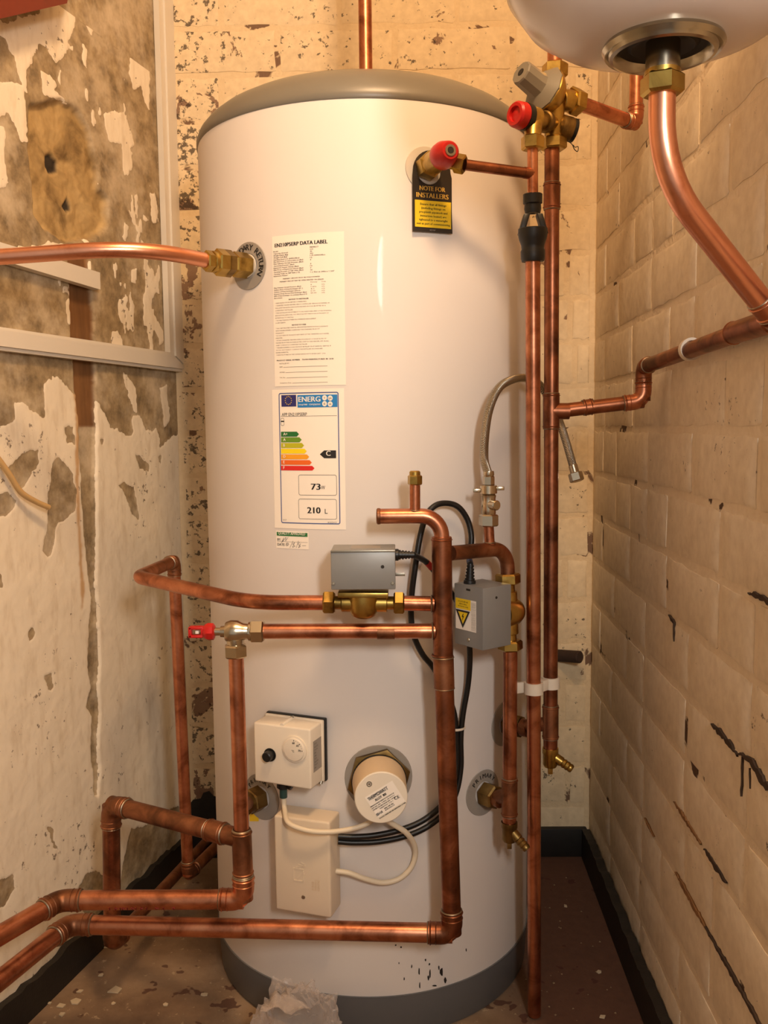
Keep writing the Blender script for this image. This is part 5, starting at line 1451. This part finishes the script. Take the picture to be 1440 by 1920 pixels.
for dz_ in (-0.0018, 0.0018):
    for k in range(n):
        a = 2 * math.pi * k / n; vs.append(tc + tuu * 0.0100 * math.cos(a) + tn * 0.0062 * math.sin(a) + V((0, 0, dz_)))
g.add(vs, [(k, (k + 1) % n, n + (k + 1) % n, n + k) for k in range(n)])
g.box(tc + tuu * 0.0095, tuu * 0.0022, tn * 0.0022, V((0, 0, 0.002)), 0.0004)
single('cable_tie', g, 'white_clip', 'small white cable tie round the paired black cables', 'cable tie')
wA = go + V((0, 0, -0.024))
wp = [wA, go + V((0.002, -0.006, -0.040)), onc(540, 1542, 0.062), onc(572, 1556, 0.064), onc(610, 1560, 0.060), onc(650, 1556, 0.048), onc(685, 1546, 0.040), onc(708, 1530, 0.036)]
wc1 = single('white_cable', G().tube(spline(wp, 7), 0.0037, 12), 'white_cable', 'white cable sagging from the thermostat across the wiring box to the heater cap', 'cable')
wq = [onc(712, 1530, 0.034), onc(738, 1546, 0.028), onc(760, 1560, 0.026), onc(775, 1580, 0.016), onc(779, 1602, 0.010), onc(770, 1628, 0.008), onc(748, 1648, 0.008), onc(718, 1655, 0.010), onc(685, 1648, 0.014), onc(655, 1637, 0.018), onc(622, 1632, 0.024)]
wc2 = single('white_cable', G().tube(spline(wq, 7), 0.0040, 12), 'white_cable', 'white cable curling from under the heater cap back to the side of the wiring box', 'cable')

# ================================================================== LEFT WALL FITTINGS
def wall_prism(px, thick, off=0.0015):
    return G().prism([onleft(a, b) + LN * off for a, b in px], LN, thick)
vt = thing('vertical_trunking', 'white plastic trunking strip running up the back left corner', 'trunking', onleft(325, 690))
part('channel', wall_prism([(308, 662), (342, 700), (313, -200), (279, -200)], 0.012), 'trunk_white', vt)
part('lid', wall_prism([(316, 668), (338, 690), (309, -200), (287, -200)], 0.016), 'trunk_white', vt)
lr = thing('lower_trunking', 'long white plastic trunking rail crossing the left wall below the copper pipe', 'trunking', onleft(150, 660))
part('channel', wall_prism([(-160, 640), (-160, 592), (308, 661), (343, 699)], 0.012), 'trunk_white', lr)
part('lid', wall_prism([(-160, 632), (-160, 598), (311, 666), (336, 693)], 0.016), 'trunk_white', lr)
single('short_trunking', wall_prism([(-160, 447), (-160, 413), (171, 512), (172, 544)], 0.016), 'trunk_white', 'short white trunking piece ending mid-wall above the longer rail', 'trunking')
single('painted_bracket', G().prism([onleft(a, b) for a, b in ((-120, -60), (90, -60), (74, 14), (-120, 58))], LN, 0.05), 'red_paint', 'dark red painted timber end in the top left corner', 'timber')
cp_ = spline([onleft(-60, 800) + LN * 0.004, onleft(-20, 850) + LN * 0.008, onleft(5, 890) + LN * 0.012, onleft(24, 922) + LN * 0.014, onleft(48, 940) + LN * 0.018, onleft(69, 951) + LN * 0.022], 7)
t = thing('cable_stub', 'old cream cable end sticking out of the left wall', 'cable', cp_[-1])
part('sheath', G().tube(cp_, 0.0045, 12), 'cream_cable', t)
cdv = (cp_[-1] - cp_[-2]).normalized()
part('core', G().rod(cp_[-1], cp_[-1] + cdv * 0.0012, 0.003, 12), 'dark_void', t)

# stub of an old pipe in the back wall
g = G().rod(at(1046, 1229, BACK_Y - 0.003), at(1088, 1232, BACK_Y - 0.045), 0.013, 20, 0.002)
M['rust'] = plain('rusted_iron', S(70, 50, 38), 0.85, 0, 0.3, 60, 0.4)
single('old_pipe_stub', g, 'rust', 'dark rusted stub of an old pipe low on the back wall', 'pipe')

# ================================================================== FLOOR CLUTTER
bm = bmesh.new(); bmesh.ops.create_icosphere(bm, subdivisions=5, radius=1)
bo = onfloor(540, 1945); bo = V((-0.150, 1.225, 0))
from mathutils import noise as mn
for v in bm.verts:
    p = v.co.copy()
    f = 1 + 0.34 * mn.noise(p * 1.6 + V((3, 1, 7))) + 0.22 * abs(mn.noise(p * 4.2)) + 0.09 * abs(mn.noise(p * 9))
    q = V((p.x * 0.056, p.y * 0.034, max(0.001, 0.055 + p.z * 0.062))) * f
    v.co = V((q.x, q.y + 0.01, max(0.0012, q.z)))
g = G().add([v.co + bo for v in bm.verts], [tuple(w.index for w in f.verts) for f in bm.faces]); bm.free()
bag = thing('plastic_bag', 'crumpled clear plastic bag lying against the cylinder base', 'bag', bo)
part('bag_body', g, 'bag', bag)
g = G(); N_ = 9
A_ = [at(487 + 12 * k, 1896 - 0.5 * k + 5 * math.sin(k * 1.7), 1.17) for k in range(N_)]
Tt = [at(500 + 4.6 * k + 3 * math.sin(k * 2.1), 1872 - 2.6 * k + 4 * math.sin(k * 1.3), 1.215 + 0.004 * math.sin(k * 2)) for k in range(N_)]
vs = []
for r in range(5):
    for k in range(N_):
        p = A_[k].lerp(Tt[k], r / 4.0); p.y += 0.006 * math.sin(r * 1.4 + k * 0.9); vs.append(p)
g.add(vs, [(r * N_ + k, r * N_ + k + 1, (r + 1) * N_ + k + 1, (r + 1) * N_ + k) for r in range(4) for k in range(N_ - 1)])
fo = part('bag_flap', g, 'bag', bag, sharp=180)
sm = fo.modifiers.new('thickness', 'SOLIDIFY'); sm.thickness = 0.0008
def chip(p, r, seed, h=0.0018):
    rs = random.Random(seed); n = rs.randrange(4, 7)
    P = [p + V((r * rs.uniform(0.6, 1.2) * math.cos(2 * math.pi * k / n + 0.5), r * rs.uniform(0.5, 1.1) * math.sin(2 * math.pi * k / n + 0.5), 0.0006)) for k in range(n)]
    return G().prism(P, (0.1 * rs.uniform(-1, 1), 0.1 * rs.uniform(-1, 1), 1), h)
for i, (a, b, r) in enumerate(((141, 1879, 0.010), (150, 1860, 0.006), (218, 1859, 0.014), (115, 1887, 0.008), (116, 1903, 0.007), (190, 1830, 0.005), (383, 1866, 0.006), (212, 1883, 0.004), (93, 1882, 0.004), (310, 1885, 0.005), (195, 1776, 0.008), (340, 1757, 0.004), (245, 1742, 0.005), (1124, 1824, 0.005), (1130, 1908, 0.006), (1060, 1700, 0.005))):
    lab = {2: 'largest pale plaster flake on the floor left of the cylinder', 6: 'lone pale plaster flake nearest the cylinder base on the left', 13: 'small plaster flake on the red floor by the right wall, farther one', 14: 'small plaster flake on the red floor nearest the bottom right', 15: 'small plaster flake on the red floor beside the discharge pipe'}.get(i, 'small pale flake of fallen plaster among others on the floor at left')
    single('plaster_flake', chip(onfloor(a, b), r, i), 'plaster_flake', lab, 'plaster flake', 'plaster flakes on the floor')
g = G(); rs = random.Random(3)
for i in range(420):
    x = rs.uniform(-0.55, 0.36); y = rs.uniform(0.95, 1.85)
    if math.hypot(x - CX, y - CY) < R + 0.01 or x < wallx(LX0, LK, y) + 0.03: continue
    r = rs.uniform(0.0008, 0.0028); c = V((x, y, 0.0003))
    g.add([c + V((r * math.cos(q + i), r * rs.uniform(.5, 1) * math.sin(q + i), 0)) for q in (0, 2.1, 4.2)] + [c + V((0, 0, r * 0.8))], [(0, 2, 1), (0, 1, 3), (1, 2, 3), (2, 0, 3)])
o = single('floor_grit', g, 'debris', 'fine grit and plaster crumbs scattered over the floor', 'grit'); o['kind'] = 'stuff'
